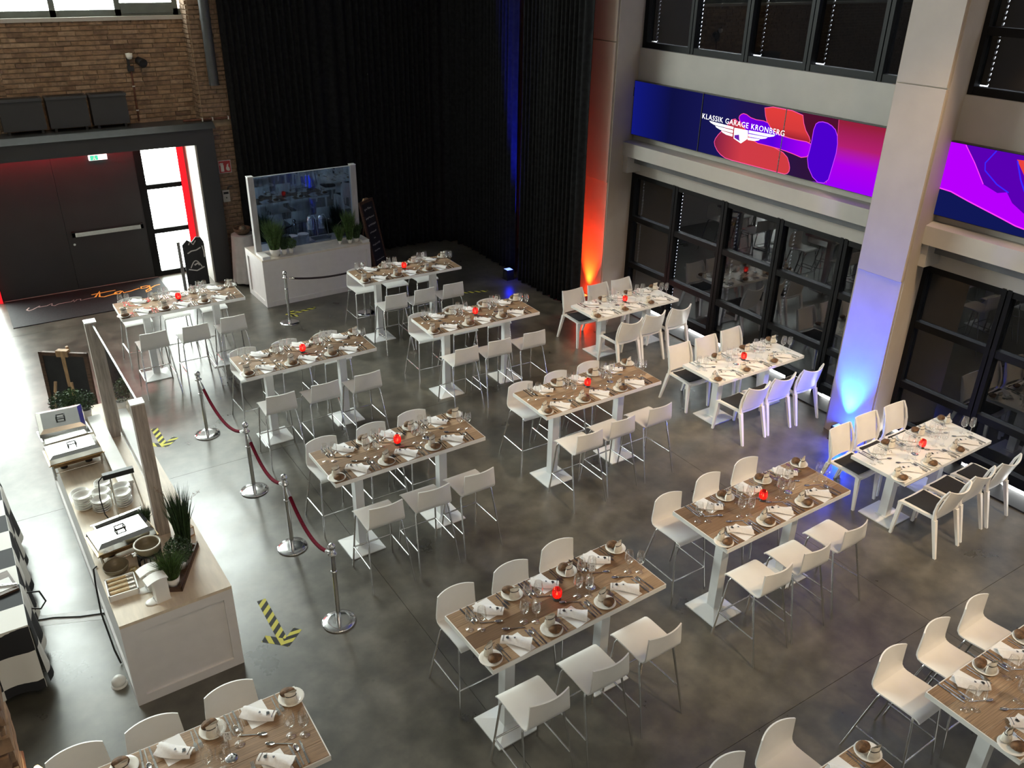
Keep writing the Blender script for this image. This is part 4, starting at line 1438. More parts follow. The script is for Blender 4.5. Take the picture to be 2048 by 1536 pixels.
# ---- door mat with script lettering
t = thing('door_mat', 'large black door mat with copper script lettering, warm light painted on middle letters', 'mat', (.22, 15.42, 0))
part('mat', MB().box((0, 0, 0), (2.62, 1.40, .012)), MATK, t)
part('mat_edge', MB().box((.0, 1.36, .012), (2.62, 1.385, .014)), COPPER, t)
tf = lambda x, y, z: (x, y, z)
tr0 = MB()
tr0.strip([(.33, .86), (.28, .76), (.31, .70), (.38, .74), (.50, .86), (.47, .80), (.60, .80)], .026, .0135, tf)
tr0.strip([(.60, .80), (.70, .88), (.68, .78), (.72, .74), (.80, .80), (1.00, .80)], .024, .0135, tf)
tr0.strip([(1.00, .80), (1.05, .88), (1.04, .76), (1.10, .86), (1.16, .86), (1.15, .78), (1.22, .80), (1.40, .82)], .024, .0135, tf)
part('lettering', tr0, COPPER, t)
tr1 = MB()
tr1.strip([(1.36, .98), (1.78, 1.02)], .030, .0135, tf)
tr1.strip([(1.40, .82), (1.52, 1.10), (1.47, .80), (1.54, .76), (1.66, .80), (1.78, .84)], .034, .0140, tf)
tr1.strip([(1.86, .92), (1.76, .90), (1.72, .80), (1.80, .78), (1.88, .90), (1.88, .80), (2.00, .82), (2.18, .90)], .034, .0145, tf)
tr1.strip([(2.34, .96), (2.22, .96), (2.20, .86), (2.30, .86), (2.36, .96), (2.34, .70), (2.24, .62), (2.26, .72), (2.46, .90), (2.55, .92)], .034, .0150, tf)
part('lettering', tr1, WARM_LIT_L, t)


# ================================================================== BUFFETS
def grass(seed, n, h, sp, r0, wd, m, bend=.35):
    rn = random.Random(seed)
    mb = MB()
    for i in range(n):
        a = rn.uniform(0, 2 * PI)
        r = r0 * math.sqrt(rn.random())
        b = rn.uniform(0, 2 * PI)
        hh = h * rn.uniform(.55, 1.0)
        ox, oy = r * math.cos(a), r * math.sin(a)
        dx, dy = math.cos(a) * sp * rn.uniform(.1, 1), math.sin(a) * sp * rn.uniform(.1, 1)
        nx, ny = -math.sin(b) * wd, math.cos(b) * wd
        p0, p1, p2 = Vector((ox, oy, 0)), Vector((ox + dx * .35, oy + dy * .35, hh * .6)), Vector((ox + dx, oy + dy, hh))
        nn = Vector((nx, ny, 0))
        mb._add([p0 - nn, p0 + nn, p1 + nn * .8, p1 - nn * .8, p2], [(0, 1, 2, 3), (3, 2, 4)])
    return mb


def bush(seed, n, rx, rz_, zc, leaf):
    rn = random.Random(seed)
    mb = MB()
    for i in range(n):
        a, c = rn.uniform(0, 2 * PI), rn.uniform(-.8, 1)
        r = rn.uniform(.45, 1.0) ** .6
        s_ = math.sqrt(max(0, 1 - c * c))
        p = Vector((rx * r * s_ * math.cos(a), rx * r * s_ * math.sin(a), zc + rz_ * r * c))
        u = Vector((rn.gauss(0, 1), rn.gauss(0, 1), rn.gauss(0, 1))).normalized()
        w_ = u.cross(Vector((rn.gauss(0, 1), rn.gauss(0, 1), rn.gauss(0, 1)))).normalized()
        l = leaf * rn.uniform(.6, 1.3)
        mb._add([p - u * l, p + w_ * l * .45, p + u * l, p - w_ * l * .45], [(0, 1, 2, 3)])
    return mb


def pot(r, h, taper=.75):
    return MB().lathe([(0, 0), (r * taper, 0), (r, h), (r * .9, h), (r * .86, h * .85), (0, h * .85)], 18)


def plant(loc, label, kind, pr, ph, fol, m, potm=None, group='potted plants on the buffets'):
    t = thing('potted_plant', label, 'plant', loc, 0, group)
    pm = part('pot', pot(pr, ph), potm or CERAMIC, t)
    part('soil', MB().lathe([(0, ph * .86), (pr * .85, ph * .86), (pr * .85, ph * .88), (0, ph * .88)], 12), SOIL, pm)
    part('foliage', fol, m, t, (0, 0, ph * .86))
    return t


def guard(label, loc, rz, x0, x1, h, m, capm, foot=True):
    """glass sneeze guard: two posts and a sheet of glass, local x along the glass"""
    t = thing('sneeze_guard', label, 'glass screen', loc, rz, 'buffet glass screens')
    for k, x in enumerate((x0, x1)):
        p = part('post', MB().box((x - .05, -.05, 0), (x + .05, .05, h)), m, t)
        part('post_cap', MB().box((x - .053, -.053, h), (x + .053, .053, h + .012)), capm, p)
    g = part('glass_panel', MB().box((x0 + .05, -.004, .03), (x1 - .05, .004, h - .02)), GUARD, t)
    part('glass_edge', MB().box((x0 + .05, -.005, h - .02), (x1 - .05, .005, h - .008)), mat('glass_edge', (.75, .80, .82), .2), g)
    return t


def counter(label, loc, rz, w_, d_, h, topm):
    """panelled buffet counter; local x along w_, y along d_"""
    t = thing('buffet_counter', label, 'counter', loc, rz, 'white buffet counters')
    part('body', MB().box((.02, .02, .0), (w_ - .02, d_ - .02, h - .03)), COUNTER, t)
    part('worktop', MB().box((0, 0, h - .03), (w_, d_, h)), topm, t)
    fr_ = MB()
    for (a0, b0, a1, b1, ax) in ((0, 0, w_, .02, 'f'), (0, d_ - .02, w_, d_, 'f'), (0, 0, .02, d_, 's'), (w_ - .02, 0, w_, d_, 's')):
        z0, z1 = .0, h - .03
        if ax == 'f':
            fr_.box((a0, b0, z1 - .09), (a1, b1, z1)).box((a0, b0, z0), (a1, b1, z0 + .09)).box((a0, b0, z0 + .09), (a0 + .08, b1, z1 - .09)).box((a1 - .08, b0, z0 + .09), (a1, b1, z1 - .09))
        else:
            fr_.box((a0, b0 + .02, z1 - .09), (a1, b1 - .02, z1)).box((a0, b0 + .02, z0), (a1, b1 - .02, z0 + .09)).box((a0, b0 + .02, z0 + .09), (a1, b0 + .10, z1 - .09)).box((a0, b1 - .10, z0 + .09), (a1, b1 - .02, z1 - .09))
    part('panel_frame', fr_, COUNTER, t)
    return t


# ---- long buffet on the left: local u across (x), v along (y)
BA = R(1.5)
BX, BY = .254, 6.02
BH = .88


def bu(u, v, z=0.0):
    c, s_ = math.cos(BA), math.sin(BA)
    return (BX + c * u - s_ * v, BY + s_ * u + c * v, BH + z)


def xyb(x, y, z=0.0):
    return (x, y, BH + z)


counter('long white panelled buffet counter with pale worktop on the left', (BX, BY, 0), BA, .905, 4.05, BH, BARTOP)
gx0 = thing('sneeze_guard', 'tall glass screen between two grey wooden posts on the left buffet', 'glass screen', (.815, 9.22, BH), 0, 'buffet glass screens')
dv = Vector((.849 - .815, 7.13 - 9.22, 0))
for k, o_ in enumerate((Vector((0, 0, 0)), dv)):
    p = part('post', MB().box((-.055, -.055, 0), (.055, .055, 1.36)), POSTW, gx0, o_)
    part('post_cap', MB().box((-.058, -.058, 1.36), (.058, .058, 1.372)), WHITE_LAM, p)
g_ = part('glass_panel', MB().box((-.005, dv.y + .055, .25), (.005, -.055, 1.33)), thin_glass('clear_guard', (.90, .92, .93), 1.5, 0.0, .06), gx0, (.017, 0, 0), (0, 0, R(.9)))
part('glass_edge', MB().box((-.007, dv.y + .055, 1.33), (.007, -.055, 1.345)), mat('glass_edge', (.75, .80, .82), .2), g_)
t = thing('buffet_ledge', 'bright white board along the left buffet below the glass screen', 'board', xyb(.715, 8.02), R(1.2))
part('board', MB().box((-.068, 0, .06), (.068, 1.62, .09)), WHITE_LAM, t)
part('support', MB().box((-.06, .04, 0), (.06, .09, .06)), WHITE_LAM, t)
part('support', MB().box((-.06, 1.52, 0), (.06, 1.57, .06)), WHITE_LAM, t)


def chafer(label, loc, rz, w_, d_, lid_open, lidm, bodm):
    t = thing('chafing_dish', label, 'chafing dish', loc, rz, 'chafing dishes')
    hw, hd = w_ / 2, d_ / 2
    fr_ = MB()
    for sx in (-1, 1):
        for sy in (-1, 1):
            fr_.tube([(sx * (hw - .03), sy * (hd - .03), 0), (sx * (hw - .02), sy * (hd - .02), .13)], .010, 8)
    fr_.tube([(-hw + .03, -hd + .03, .03), (hw - .03, -hd + .03, .03)], .006, 6).tube([(-hw + .03, hd - .03, .03), (hw - .03, hd - .03, .03)], .006, 6)
    part('stand', fr_, STEEL, t)
    pan = MB()
    pan._add([(-hw, -hd, .15), (hw, -hd, .15), (hw, hd, .15), (-hw, hd, .15), (-hw + .03, -hd + .03, .09), (hw - .03, -hd + .03, .09), (hw - .03, hd - .03, .09), (-hw + .03, hd - .03, .09)],
             [(0, 4, 5, 1), (1, 5, 6, 2), (2, 6, 7, 3), (3, 7, 4, 0), (4, 7, 6, 5)])
    pan.box((-hw - .012, -hd - .012, .145), (hw + .012, -hd, .155)).box((-hw - .012, hd, .145), (hw + .012, hd + .012, .155)).box((-hw - .012, -hd, .145), (-hw, hd, .155)).box((hw, -hd, .145), (hw + .012, hd, .155))
    part('water_pan', pan, bodm, t)
    part('burner', MB().tube([(-.12, 0, .0), (-.12, 0, .06)], .035, 12).tube([(.12, 0, .0), (.12, 0, .06)], .035, 12), BLACKP, t)

    def lidf(m_):
        a, b = .05, .075
        m_._add([(-hw, -hd, 0), (hw, -hd, 0), (hw, hd, 0), (-hw, hd, 0), (-hw + .008, -hd + .008, a), (hw - .008, -hd + .008, a), (hw - .008, hd - .008, a), (-hw + .008, hd - .008, a), (-hw + .05, -hd + .05, b), (hw - .05, -hd + .05, b), (hw - .05, hd - .05, b), (-hw + .05, hd - .05, b)],
                [(0, 1, 5, 4), (1, 2, 6, 5), (2, 3, 7, 6), (3, 0, 4, 7), (4, 5, 9, 8), (5, 6, 10, 9), (6, 7, 11, 10), (7, 4, 8, 11), (8, 9, 10, 11)])
        return m_
    if lid_open:
        l_ = part('lid', lidf(MB()), lidm, t, (0, hd * .35, .25), (R(26), 0, R(-8)))
    else:
        l_ = part('lid', lidf(MB()), lidm, t, (0, 0, .157))
    part('lid_handle', MB().tube([(-.035, -.03, .075), (-.04, -.03, .10), (-.04, .03, .10), (-.035, .03, .075)], .006, 8).tube([(.035, -.03, .075), (.04, -.03, .10), (.04, .03, .10), (.035, .03, .075)], .006, 8).tube([(-.04, -.03, .10), (.04, -.03, .10)], .006, 8).tube([(-.04, .03, .10), (.04, .03, .10)], .006, 8), BLACKP, l_)
    return t


POL = mat('polished_lid', (.80, .79, .77), .10, 1.0, var=.02)
chafer('mirror-polished chafing dish with closed lid on the left buffet', xyb(.495, 7.03), R(8), .50, .34, False, POL, BRONZE)
chafer('bright chafing dish with closed lid behind the bowl stacks', xyb(.362, 8.80), R(3), .50, .34, False, STEEL, BRONZE)
chafer('chafing dish with tilted raised lid beside the buffet plants', xyb(.345, 9.28), R(5), .46, .32, True, STEEL, STEEL)
t = thing('steel_pan', 'open rectangular steel pan just behind the polished chafing dish', 'pan', xyb(.535, 7.42), R(10))
q = MB()
q.box((-.22, -.07, 0), (.22, .07, .01)).box((-.22, -.07, .01), (-.21, .07, .07)).box((.21, -.07, .01), (.22, .07, .07)).box((-.22, -.07, .01), (.22, -.06, .07)).box((-.22, .06, .01), (.22, .07, .07))
part('pan', q, STEEL, t)
part('dark_lining', MB().box((-.20, -.055, .01), (.20, .055, .03)), BLACKP, t)
part('rim', MB().box((-.235, -.085, .065), (.235, -.07, .072)).box((-.235, .07, .065), (.235, .085, .072)), STEEL, t)

# bowl stacks
bowl_p = [(.0, .004), (.034, .004), (.060, .016), (.082, .036), (.086, .036), (.064, .012), (.036, 0), (0, 0)]
ME['bowl'] = MB().lathe(bowl_p, 20).mesh('bowl', CERAMIC)
for k, (x, y, n, nm) in enumerate(((.305, 7.90, 6, 'leftmost near'), (.445, 7.78, 5, 'middle near'), (.630, 7.76, 6, 'rightmost near'), (.300, 8.09, 3, 'leftmost far'), (.475, 7.96, 4, 'middle far'), (.520, 8.16, 3, 'farthest'), (.655, 7.95, 4, 'rightmost far'))):
    for i in range(n):
        o = obj('bowl', ME['bowl'], None, xyb(x + random.uniform(-.004, .004), y + random.uniform(-.004, .004), i * .0235), (0, 0, random.uniform(0, 6)))
        tag(o, 'white bowl, %s from the bottom, %s stack on the left buffet' % (['first', 'second', 'third', 'fourth', 'fifth', 'sixth'][i], nm), 'bowl', 'stacked white bowls')

t = thing('heat_lamp', 'dark heat lamp bar on a thin stand above the polished chafing dish', 'lamp', xyb(.59, 7.60))
part('stand', MB().tube([(-.04, 0, 0), (-.04, -.01, .45)], .008, 8).tube([(.20, .05, 0), (.15, -.01, .45)], .007, 8), STEEL, t)
part('lamp_bar', MB().box((-.10, -.035, .44), (.17, .015, .49)), BLACKP, t)
part('cable', MB().tube([(-.10, -.01, .47), (-.14, -.01, .43), (-.16, 0, .25), (-.15, .0, .06), (-.13, 0, .006)], .006, 6), BLACKP, t)

t = thing('serving_pot', 'grey pot with pale rim on a black wire stand', 'pot', xyb(.655, 6.73), .4)
st_ = MB()
for k in range(12):
    a = 2 * PI * k / 12
    st_.tube([(.10 * math.cos(a), .10 * math.sin(a), 0), (.095 * math.cos(a), .095 * math.sin(a), .12)], .005, 6)
st_.lathe([(.09, 0), (.105, .0), (.105, .01), (.09, .01), (.09, 0)], 20).lathe([(.088, .112), (.102, .112), (.102, .122), (.088, .122), (.088, .112)], 20)
part('stand', st_, BLACKP, t)
part('pot', MB().lathe([(.0, .122), (.085, .122), (.108, .15), (.112, .20), (.100, .20), (.096, .155), (.075, .135), (0, .133)], 26), OLIVE, t)
part('rim', MB().lathe([(.100, .200), (.115, .200), (.116, .207), (.100, .207), (.100, .200)], 26), mat('pale_glaze', (.62, .58, .50), .3), t)
part('handle', MB().tube([(-.11, 0, .17), (-.15, 0, .175), (-.15, 0, .155), (-.115, 0, .15)], .009, 8), STEEL, t)
part('tealight', MB().lathe([(0, .0), (.03, 0), (.03, .03), (0, .03)], 12), CERAMIC, t)
for k, (x, y, r, tilt, lb, m) in enumerate(((.375, 6.735, .105, -8, 'shallow olive bowl leaning beside the cutlery tray', OLIVE), (.235, 9.77, .10, -6, 'grey-rimmed bowl at the far end of the left buffet', OLIVE))):
    t = thing('serving_bowl', lb, 'bowl', xyb(x, y), 0, 'serving bowls on the left buffet')
    part('bowl', MB().lathe([(0, .0), (r * .55, 0), (r * .9, .035), (r, .075), (r * .94, .075), (r * .84, .040), (r * .5, .012), (0, .010)], 26), m, t)
    part('rim', MB().lathe([(r * .94, .075), (r * 1.01, .075), (r * 1.01, .080), (r * .94, .080), (r * .94, .075)], 26), mat('pale_glaze', (.62, .58, .50), .3) if k else OLIVE, t)
t = thing('small_jar', 'small glass jar between the olive bowl and the pot', 'jar', xyb(.50, 6.66))
part('jar', MB().lathe([(0, 0), (.032, 0), (.034, .06), (.030, .065)], 14), GLASS, t)
part('content', MB().lathe([(0, .003), (.029, .003), (.030, .045), (0, .045)], 12), FOOD, t)
t = thing('cutlery_tray', 'white tray with golden rolled cutlery sleeves on the left buffet', 'tray', xyb(.370, 6.48), R(-2))
q = MB().box((-.118, -.125, 0), (.118, .125, .012))
q.box((-.118, -.125, .012), (-.108, .125, .055)).box((.108, -.125, .012), (.118, .125, .055)).box((-.118, -.125, .012), (.118, -.115, .055)).box((-.118, .115, .012), (.118, .125, .055)).box((-.108, -.006, .012), (.108, .006, .045))
part('tray', q, WHITE_PL, t)
GOLD = mat('kraft_sleeve', (.62, .47, .27), .45, var=.12, scale=20)
for k in range(8):
    yy = (-.10 + .029 * (k % 4)) if k < 4 else (.02 + .028 * (k % 4))
    part('cutlery_sleeve', MB().tube([(-.10, yy, .030 + .012 * (k % 2)), (.05, yy + random.uniform(-.004, .004), .034 + .012 * (k % 2))], .013, 8), GOLD, t)
    part('cutlery_end', MB().tube([(.05, yy, .034 + .012 * (k % 2)), (.10, yy, .036 + .012 * (k % 2))], .006, 6), CUTLERY, t)
for k, (x, y, h, lb) in enumerate(((.625, 6.195, .225, 'tall white napkin dispenser at the near end of the left buffet'), (.600, 6.375, .20, 'shorter white dispenser half hidden behind the taller one'))):
    t = thing('dispenser', lb, 'dispenser', xyb(x, y), R(8), 'white dispensers')
    part('body', MB().prism([(-.055, -.055), (.055, -.055), (.06, .0), (.05, .05), (-.05, .05), (-.06, 0)], 0.008, h), WHITE_PL, t)
    part('top', MB().sheet(lambda u, v, h=h: (((u - .5) * .17 - .02, (v - .5) * .115, h + .02 * math.sin(u * PI) - .015 * (1 - u)), (0, 0, 1)), 8, 3, .012), WHITE_PL, t)
    part('foot', MB().lathe([(0, 0), (.06, 0), (.062, .006), (.05, .010), (0, .010)], 18, (-.075, 0, 0), 1.0, .8).box((-.06, -.055, 0), (.06, .055, .01)), WHITE_PL, t)
# plants at the near end in a wooden tray
t = thing('plant_tray', 'dark wooden tray holding the plants at the near end of the left buffet', 'tray', xyb(.855, 6.50), R(-27))
q = MB().box((-.085, -.31, 0), (.085, .31, .012))
q.box((.065, -.31, .012), (.085, .31, .035)).box((-.085, -.31, .012), (-.065, .31, .035)).box((-.085, -.31, .012), (.085, -.29, .035)).box((-.085, .29, .012), (.085, .31, .035))
part('tray', q, DWOOD, t)
part('slat', MB().box((.070, -.31, .037), (.080, .31, .055)).box((-.080, -.31, .037), (-.070, .31, .055)), DWOOD, t)
plant(xyb(.955, 6.70, .012), 'tall dark spiky plant in white pot at the near end of left buffet', 'g', .060, .11, grass(11, 320, .62, .10, .045, .0035, LEAFD).__class__() if False else grass(11, 420, .62, .11, .05, .004, LEAFD), LEAFD)
plant(xyb(.745, 6.295, .012), 'bushy green herb in round white pot beside the napkin dispensers', 'b', .062, .09, grass(13, 420, .28, .16, .05, .003, LEAF), LEAF)
plant(xyb(.86, 6.50, .012), 'round green bushy plant in the middle of the wooden tray', 'b', .055, .09, bush(14, 900, .12, .12, .11, .016), LEAFD)
plant(xyb(.735, 7.28), 'small dark conifer sprig pot behind the polished chafing dish', 'b', .045, .07, grass(15, 170, .18, .08, .035, .004, LEAFD), LEAFD)
t = thing('dried_grass', 'dried pinkish grass plumes arching over the left buffet', 'plant', xyb(.93, 6.90))
part('vase', pot(.03, .07, .9), OLIVE, t)
q = MB()
for dx, dy, hh in ((.22, .12, .36), (-.06, .10, .52)):
    path = [(0, 0, .05), (dx * .2, dy * .2, hh * .6), (dx * .6, dy * .6, hh * .95), (dx * 1.3, dy * 1.3, hh)]
    q.tube(path, [.002, .002, .0018, .001], 5)
    rn = random.Random(int(dx * 100))
    for k in range(26):
        f = rn.uniform(.55, 1.0)
        a, b = Vector(path[2]), Vector(path[3])
        p = a.lerp(b, (f - .5) * 2)
        e = p + Vector((rn.uniform(-.03, .03), rn.uniform(-.03, .03), rn.uniform(-.01, .02)))
        q._add([p, e, e + Vector((.004, .0, .003))], [(0, 1, 2)])
part('plumes', q, DRYG, t)
t = thing('sign_block', 'small wooden block sign at the far side of the buffet plants', 'sign', xyb(1.02, 6.93), R(20))
part('block', MB().box((-.06, -.03, 0), (.06, .03, .10)), WOODN, t)
part('paper', MB().box((-.05, -.032, .02), (.05, -.030, .09)), PAPER, t)
# far end plants, tray
for k, (x, y, lb) in enumerate(((.40, 9.86, 'leftmost leafy plant'), (.52, 9.90, 'middle leafy plant'), (.63, 9.80, 'rightmost leafy plant'))):
    plant(xyb(x, y), lb + ' in the cluster at the far end of left buffet', 'b', .058, .11, bush(30 + k, 650, .13, .13, .13, .016), LEAF if k == 1 else LEAFD, CERAMIC if k else OLIVE)
t = thing('serving_tray', 'black-edged tray with white paper at the far end of left buffet', 'tray', xyb(.235, 9.95), R(-5))
part('tray', MB().box((-.10, -.07, 0), (.10, .07, .02)), BLACKP, t)
part('paper_liner', MB().box((-.085, -.058, .02), (.085, .058, .024)), PAPER, t)
t = thing('extension_cable', 'black cable hanging down the side of the left buffet to the floor', 'cable', (BX - .03, 6.9, 0))
part('cable', MB().tube([(.015, .0, BH + .010), (-.015, -.02, BH + .006), (-.03, -.05, .75), (-.045, -.08, .45), (-.02, -.2, .10), (.0, -.3, .012)], .008, 6), BLACKP, t)
t = thing('floor_cable', 'white taped cable run across the floor to the checkered table', 'cable', (-.40, 7.62, 0))
part('tape', MB().box((0, -.075, 0), (.66, .075, .0012), R(-22), (0, 0)), mat('white_tape', (.70, .71, .72), .4), t)
part('cable', MB().tube([(.0, .0, .008), (.2, -.06, .008), (.42, -.18, .008), (.62, -.25, .008)], .007, 6), BLACKP, t)
t = thing('white_ball', 'white rounded object peeking from behind the left buffet', 'ball', (.165, 6.36, 0))
part('body', MB().lathe([(0, 0), (.04, .004), (.058, .025), (.060, .05), (.04, .08), (0, .092)], 18), WHITE_PL, t)
part('foot', MB().lathe([(0, 0), (.068, 0), (.068, .006), (0, .006)], 16), WHITE_PL, t)
t = thing('easel', 'wooden easel holding a chalkboard seen from behind beyond the left buffet', 'easel', (.56, 10.75, 0), R(-36))
bd = part('chalkboard', MB().box((-.26, -.012, .55), (.26, .012, 1.62)), CHALKB, t, (0, 0, -.34), (R(-2), 0, 0))
part('board_frame', MB().box((-.30, -.02, .51), (-.255, .02, 1.66)).box((.255, -.02, .51), (.30, .02, 1.66)).box((-.30, -.02, 1.615), (.30, .02, 1.66)).box((-.30, -.02, .51), (.30, .02, .555)), DWOOD, bd)
part('easel_leg', MB().tube([(-.20, -.30, 0), (-.10, -.07, .98)], .018, 6), WOODN, t)
part('easel_leg', MB().tube([(.20, -.30, 0), (.10, -.07, .98)], .018, 6), WOODN, t)
part('easel_leg', MB().tube([(0, .50, 0), (0, .16, 1.35)], .018, 6), WOODN, t)
part('easel_spine', MB().box((-.022, .03, .5), (.022, .06, 1.32)).box((-.07, .02, 1.27), (.07, .09, 1.35)), WOODN, t)

# ---- checkered table at the left edge
t = thing('checkered_table', 'serving table under a black and white checkered cloth at left edge', 'table', (-.36, 6.60, 0))
ct = MB()


def hem(x0, x1, y0, y1, z1, z0):
    n = 26
    top = MB()
    vs = [(x0, y0, z1), (x1, y0, z1), (x1, y1, z1), (x0, y1, z1)]
    ct._add(vs, [(0, 1, 2, 3)])
    per = [((x0, y0), (x1, y0)), ((x1, y0), (x1, y1)), ((x1, y1), (x0, y1)), ((x0, y1), (x0, y0))]
    for (a, b) in per:
        dx, dy = b[0] - a[0], b[1] - a[1]
        l = math.hypot(dx, dy)
        nx, ny = dy / l, -dx / l
        k = max(6, int(l / .05))
        rows = []
        for zz, amp in ((z1, 0), (z1 - .04, .012), ((z0 + z1) / 2, .022), (z0, .045)):
            for i in range(k + 1):
                f = i / k
                o_ = amp * (1 + .6 * math.sin(f * l * 14)) * (1 if 0 < i < k else .7)
                rows.append((a[0] + dx * f + nx * o_, a[1] + dy * f + ny * o_, zz))
        w_ = k + 1
        ct._add(rows, [(j * w_ + i, (j + 1) * w_ + i, (j + 1) * w_ + i + 1, j * w_ + i + 1) for j in range(3) for i in range(k)], True)


hem(-1.0, 0.0, .0, 2.5, .75, .10)
part('checkered_cloth', ct, CHECK, t)
part('tabletop', MB().box((-.99, .01, .70), (-.01, 2.49, .745)), WOODN, t)
for sx in (-.93, -.07):
    for sy in (.07, 2.43):
        part('leg', MB().box((sx - .025, sy - .025, 0), (sx + .025, sy + .025, .70)), BLACKP, t)
part('cable_loop', MB().tube([(.03, .62, .62), (.12, .64, .58), (.15, .58, .50), (.10, .52, .48), (.03, .54, .50)], .008, 6), BLACKP, t)
t = thing('carving_board', 'dark wooden board with white paper and tongs on the checkered table', 'board', (-.50, 7.25, .752), .2)
part('board', MB().box((-.13, -.16, 0), (.10, .16, .02)), DWOOD, t)
part('paper', MB().box((-.11, -.12, .02), (.08, .05, .023)), PAPER, t)
part('tongs', MB().tube([(-.12, .02, .03), (.10, -.12, .035)], .006, 6).tube([(-.12, .05, .03), (.10, -.11, .035)], .006, 6), STEEL, t)

# ---- rear buffet
RX, RY, RA, RH = 4.125, 14.20, R(1.5), .87
counter('white panelled rear buffet counter before the black curtain', (RX, RY, 0), RA, 2.06, .90, RH, mat('pale_worktop', (.66, .60, .52), .45))


def rb(u, v, z=0.0):
    c, s_ = math.cos(RA), math.sin(RA)
    return (RX + c * u - s_ * v, RY + s_ * u + c * v, RH + z)


guard('tall tinted glass screen between two pale posts on the rear buffet', rb(0, .42), RA, .09, 1.99, 1.36, POSTL, WHITE_LAM)
for k, u in enumerate((.09, 1.99)):
    t = thing('guard_foot', ['pale foot bar under the left post of the rear glass screen', 'pale foot bar under the right post of the rear glass screen'][k], 'foot bar', rb(u, .17), RA, 'glass screen foot bars')
    part('bar', MB().box((-.065, -.15, 0), (.065, .19, .05)), WHITE_LAM, t)
    part('end_cap', MB().box((-.067, -.152, .0), (.067, -.148, .052)), WHITE_MET, t)
for u, v, lb, pr, ph, fo, m in ((.30, .15, 'large green grass plant in square white pot, left of rear buffet', .095, .13, grass(41, 900, .56, .19, .08, .005, LEAF), LEAF),
                                (.47, .16, 'dark green upright grass plant, second from left on rear buffet', .055, .10, grass(42, 400, .26, .10, .05, .005, LEAFD), LEAFD),
                                (.60, .17, 'small bushy plant in white pot, third from left on rear buffet', .050, .10, bush(43, 700, .11, .10, .09, .015), LEAF),
                                (1.55, .20, 'small grass plant in white pot, right side of rear buffet', .035, .07, grass(44, 300, .32, .14, .035, .005, LEAF), LEAF),
                                (1.72, .14, 'tall grass plant behind others, right side of rear buffet', .050, .08, grass(45, 500, .60, .15, .05, .005, LEAF), LEAF),
                                (1.87, .17, 'rounded dark grass plant by the right post of rear buffet', .055, .08, grass(46, 520, .32, .12, .055, .005, LEAFD), LEAFD)):
    plant(rb(u, v), lb, 'g', pr, ph, fo, m)
ME['rplate'] = MB().lathe([(0, .006), (.068, .006), (.101, .016), (.104, .014), (.071, 0), (0, 0)], 20).mesh('plate', CERAMIC)
for k, (u, v) in enumerate(((.80, .60), (1.02, .62))):
    for i in range(13):
        o = obj('plate', ME['rplate'], None, rb(u, v, i * .0125), (0, 0, random.uniform(0, 6)))
        tag(o, 'white plate number %s up in the %s stack on rear buffet' % (['one', 'two', 'three', 'four', 'five', 'six', 'seven', 'eight', 'nine', 'ten', 'eleven', 'twelve', 'thirteen'][i], ['left', 'right'][k]), 'plate', 'plate stacks on the rear buffet')
for k, (u, v) in enumerate(((1.24, .78), (1.44, .76))):
    t = thing('heat_lamp', ['back silver heat lamp on the rear buffet', 'front silver heat lamp on the rear buffet'][k], 'lamp', rb(u, v), 0, 'silver heat lamps')
    part('lamp_shade', MB().lathe([(.070, .18), (.074, .32), (.064, .39), (.04, .425), (0, .435)], 20), STEEL, t)
    part('arm', MB().tube([(0, 0, .42), (.06, -.02, .44), (.10, -.03, .36), (.12, -.035, .006)], .008, 8), STEEL, t)
    part('foot', MB().lathe([(0, 0), (.05, 0), (.05, .008), (0, .01)], 16, (.12, -.035, 0)), STEEL, t)
t = thing('warming_tray', 'dark warming tray with steel rim under the rear heat lamps', 'tray', rb(1.34, .58), RA)
part('tray', MB().box((-.16, -.11, .0), (.16, .11, .045)), STEEL, t)
part('black_plate', MB().box((-.15, -.10, .045), (.15, .10, .055)), BLACKP, t)
t = thing('steel_container', 'small steel container with tap left of the rear plate stacks', 'container', rb(.62, .52), RA)
part('container', MB().box((-.10, -.07, .02), (.10, .07, .17)), STEEL, t)
part('lid', MB().prism([(-.11, .17), (.11, .17), (.09, .22), (-.09, .22)], -.075, .075, lambda x, y, z: (x, z, y)), CHALKB, t)
part('leg', MB().box((-.09, -.06, 0), (-.07, -.04, .02)).box((.07, -.06, 0), (.09, -.04, .02)).box((-.09, .04, 0), (-.07, .06, .02)).box((.07, .04, 0), (.09, .06, .02)), BLACKP, t)
t = thing('decanter', 'clear glass decanter behind the rear buffet glass', 'bottle', rb(.42, .72), 0)
part('body', MB().lathe([(0, 0), (.05, 0), (.055, .10), (.03, .18), (.016, .24), (.02, .30)], 16), GLASS, t)
part('stopper', MB().lathe([(0, .29), (.015, .30), (.022, .33), (0, .35)], 12), GLASS, t)
t = thing('bread_basket', 'basket with yellow pastry and handle behind rear buffet glass', 'basket', rb(1.84, .70), .3)
part('basket', MB().lathe([(0, 0), (.10, 0), (.13, .09), (.12, .09), (.09, .01), (0, .01)], 18), WICKER, t)
part('handle', MB().tube([(-.12, 0, .08), (-.11, 0, .22), (0, 0, .28), (.11, 0, .22), (.12, 0, .08)], .008, 8), WOODN, t)
part('pastry', MB().lathe([(0, .02), (.08, .04), (.085, .09), (.05, .12), (0, .125)], 14), FOOD, t)

